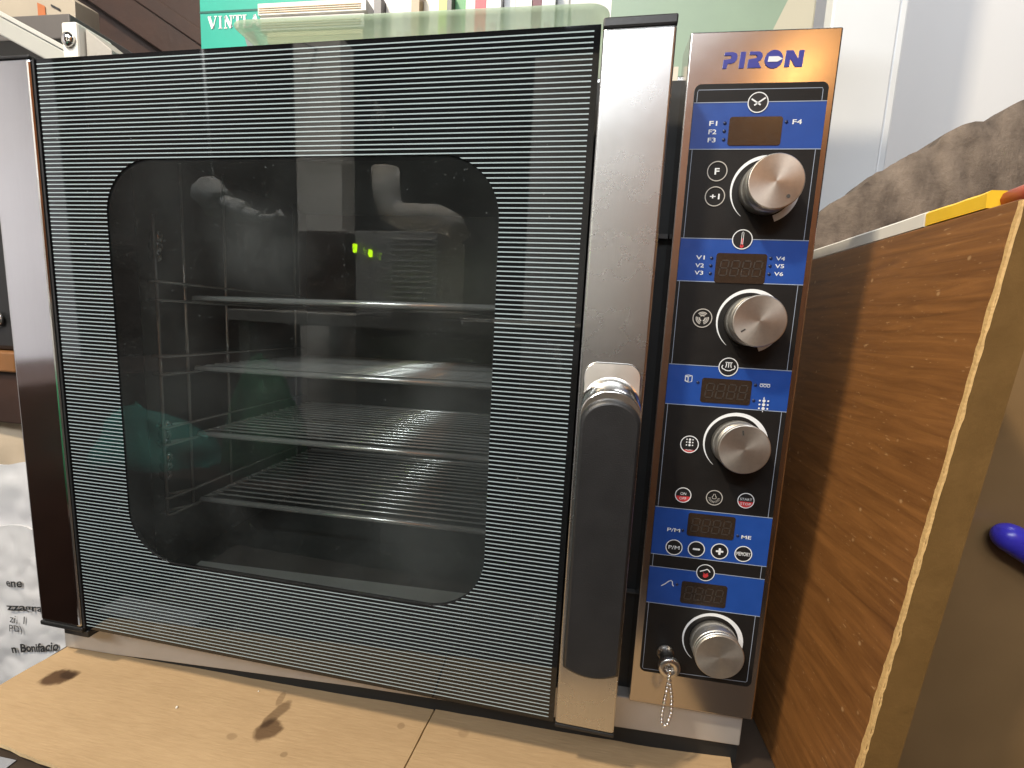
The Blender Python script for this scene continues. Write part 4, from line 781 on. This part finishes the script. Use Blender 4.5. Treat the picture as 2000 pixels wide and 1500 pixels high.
# ------------------------------------------------------------------ the workshop opposite the oven (seen mirrored in its glass and steel)
wood2 = plain('orange_reflector_wood', (.42, .17, .06), .45, 0, .35, 5)
wr = empty('reflector', (1.5, -2.3, -.9), 'added orange brown wooden wardrobe across the room on the right', 'reflector')  # added to mirror a warm copper tone into the panel steel
MB().box(.72, 2.5, -2.55, -2.05, -.9, 2.0).obj('reflector_body', wood2, wr, bevel=.004)
for k in range(3): MB().box(.74 + .59 * k, 1.31 + .59 * k, -2.05, -2.03, -.84, 1.96).obj('reflector_leaf', wood2, wr, bevel=.004)
MB().box(.20, .70, -1.54, -1.50, -.9, 1.34).obj('pale_reflector', plain('pale_reflector_paint', (.44, .43, .42), .7, 0, .06, 4), bevel=.003, label='pale grey panel added behind the workbench, mirrored in the oven steel', cat='door')  # pale surface added to brighten what the steel profile mirrors
bench = MB().box(-.62, .62, -1.42, -.86, .315, .352)
for x in (-.6, .56):
    for y in (-1.40, -.92): bench.box(x, x + .04, y, y + .04, -.9, .315)
bench.obj('workbench', plain('grey_bench', (.45, .43, .38), .6, 0, .2, 10), bevel=.003, label='grey workbench opposite the oven', cat='workbench')
MB().box(-.615, -.42, -1.41, -1.20, .3525, .648).obj('dark_crate', beamwood, bevel=.004, label='dark wooden crate on the left end of the workbench', cat='crate')
ap = empty('white_appliance', (0, -.95, .352), 'white ribbed appliance with two green lamps on the workbench', 'appliance')
a_ = MB().box(-.175, .075, -1.10, -.86, .3525, .590)
for k in range(14): a_.box(-.06, .06, -.8595, -.855, .375 + .0145 * k, .382 + .0145 * k)
a_.obj('housing', plain('dirty_white_plastic', (.80, .78, .72), .5, 0, .15, 20), ap, bevel=.006)
def emit(name, c, s):
    m, nt, b, N, L = mat(name); b.inputs['Emission Color'].default_value = col(c); b.inputs['Emission Strength'].default_value = s; b.inputs['Base Color'].default_value = col(c); return m
gl = emit('green_lamp_glow', (.55, 1.0, .0), 30)
MB().box(-.181, -.169, -.8596, -.8565, .530, .554).obj('indicator_lamp', gl, ap); MB().box(-.132, -.121, -.8596, -.8565, .518, .538).obj('indicator_lamp', gl, ap)
pe = MB().tube([(-.155, -1.0, .80), (-.150, -1.0, .72), (-.135, -1.0, .675), (-.09, -1.0, .655), (.02, -1.0, .652), (.06, -1.0, .635), (.085, -1.0, .591)], .042, 18); pe.obj('pipe_elbow', plain('grey_white_pipe', (.68, .64, .57), .5, 0, .15, 20), label='grey white pipe elbow above the appliance', cat='pipe')
MB().box(-.84, -.62, -1.60, -1.5, -.9, 1.47).obj('pale_pillar', plain('pale_plaster', (.48, .45, .39), .8, 0, .08, 5), label='pale plaster pillar across the room from the oven', cat='pillar')
fp = MB().tube([(-.735, -.93, .745), (-.70, -.93, .655)], .040, 6).tube([(-.745, -.93, .725), (-.69, -.93, .68)], .052, 8).tube([(-.69, -.93, .690), (-.635, -.93, .668)], .026, 14).tube([(-.635, -.93, .668), (-.600, -.93, .655)], .032, 10).tube([(-.600, -.93, .655), (-.55, -.93, .640)], .019, 12).tube([(-.55, -.93, .640), (-.50, -.93, .640), (-.47, -.93, .655)], .010, 10).tube([(-.715, -.93, .75), (-.73, -.93, 1.15), (-.73, -1.2, 1.36), (-.73, -1.515, 1.43)], .004, 8)
fp.obj('pipe_fitting', plain('white_fitting', (.46, .46, .44), .4, 0, .1, 20), label='white pipe fitting hanging across the room', cat='pipe fitting')
MB().box(-1.645, -1.50, -2.58, -1.15, .116, 2.2).obj('dark_screen', beamwood, bevel=.004, label='added tall dark cupboard along the side wall', cat='screen')  # unseen, added to keep the bright side wall out of the glass
side = MB().box(-1.64, -1.05, -1.6, -.45, -.9, .115); side.obj('low_cabinet', beamwood, bevel=.004, label='low dark wooden cabinet by the side wall', cat='cabinet')
def heap(name, cx, cy, z0, rx, ry, h_, mt, label, cat, seed):
    ls = []; n_ = 72
    for j in range(14):
        w = j / 13; ang = w * PI / 2; r = math.cos(ang) ; l = []
        for i in range(n_):
            t = 2 * PI * i / n_; q = 1 + .28 * noise.noise(Vector((math.cos(t) * 2.2, math.sin(t) * 2.2, w * 3 + seed))) + .16 * noise.noise(Vector((math.cos(t) * 6, math.sin(t) * 6, w * 1.5 + seed))); 
            l.append((cx + rx * r * q * math.cos(t), cy + ry * r * q * math.sin(t), z0 + h_ * math.sin(ang) * (1 + .25 * noise.noise(Vector((math.cos(t), math.sin(t), seed))))))
        ls.append(l)
    MB().loops(ls, 0, True, True, True).obj(name, mt, label=label, cat=cat)
MB().box(-1.0, -.30, -1.25, -.72, -.9, -.16).obj('storage_chest', beamwood, bevel=.005, label='dark storage chest under the workbench side', cat='chest')
heap('teal_cloth', -.98, -.84, -.20, .34, .11, .20, plain('teal_cloth_fabric', (.03, .22, .175), .8, 0, .3, 20), 'teal cloth heaped on the dark storage chest', 'cloth', 4)
heap('green_bag', -.50, -.86, -.16, .13, .09, .36, plain('green_bag_plastic', (.03, .20, .08), .4, 0, .3, 20), 'green bag standing on the dark storage chest', 'bag', 9)
for k in list(bpy.data.objects):
    if '_local' in k: del k['_local']
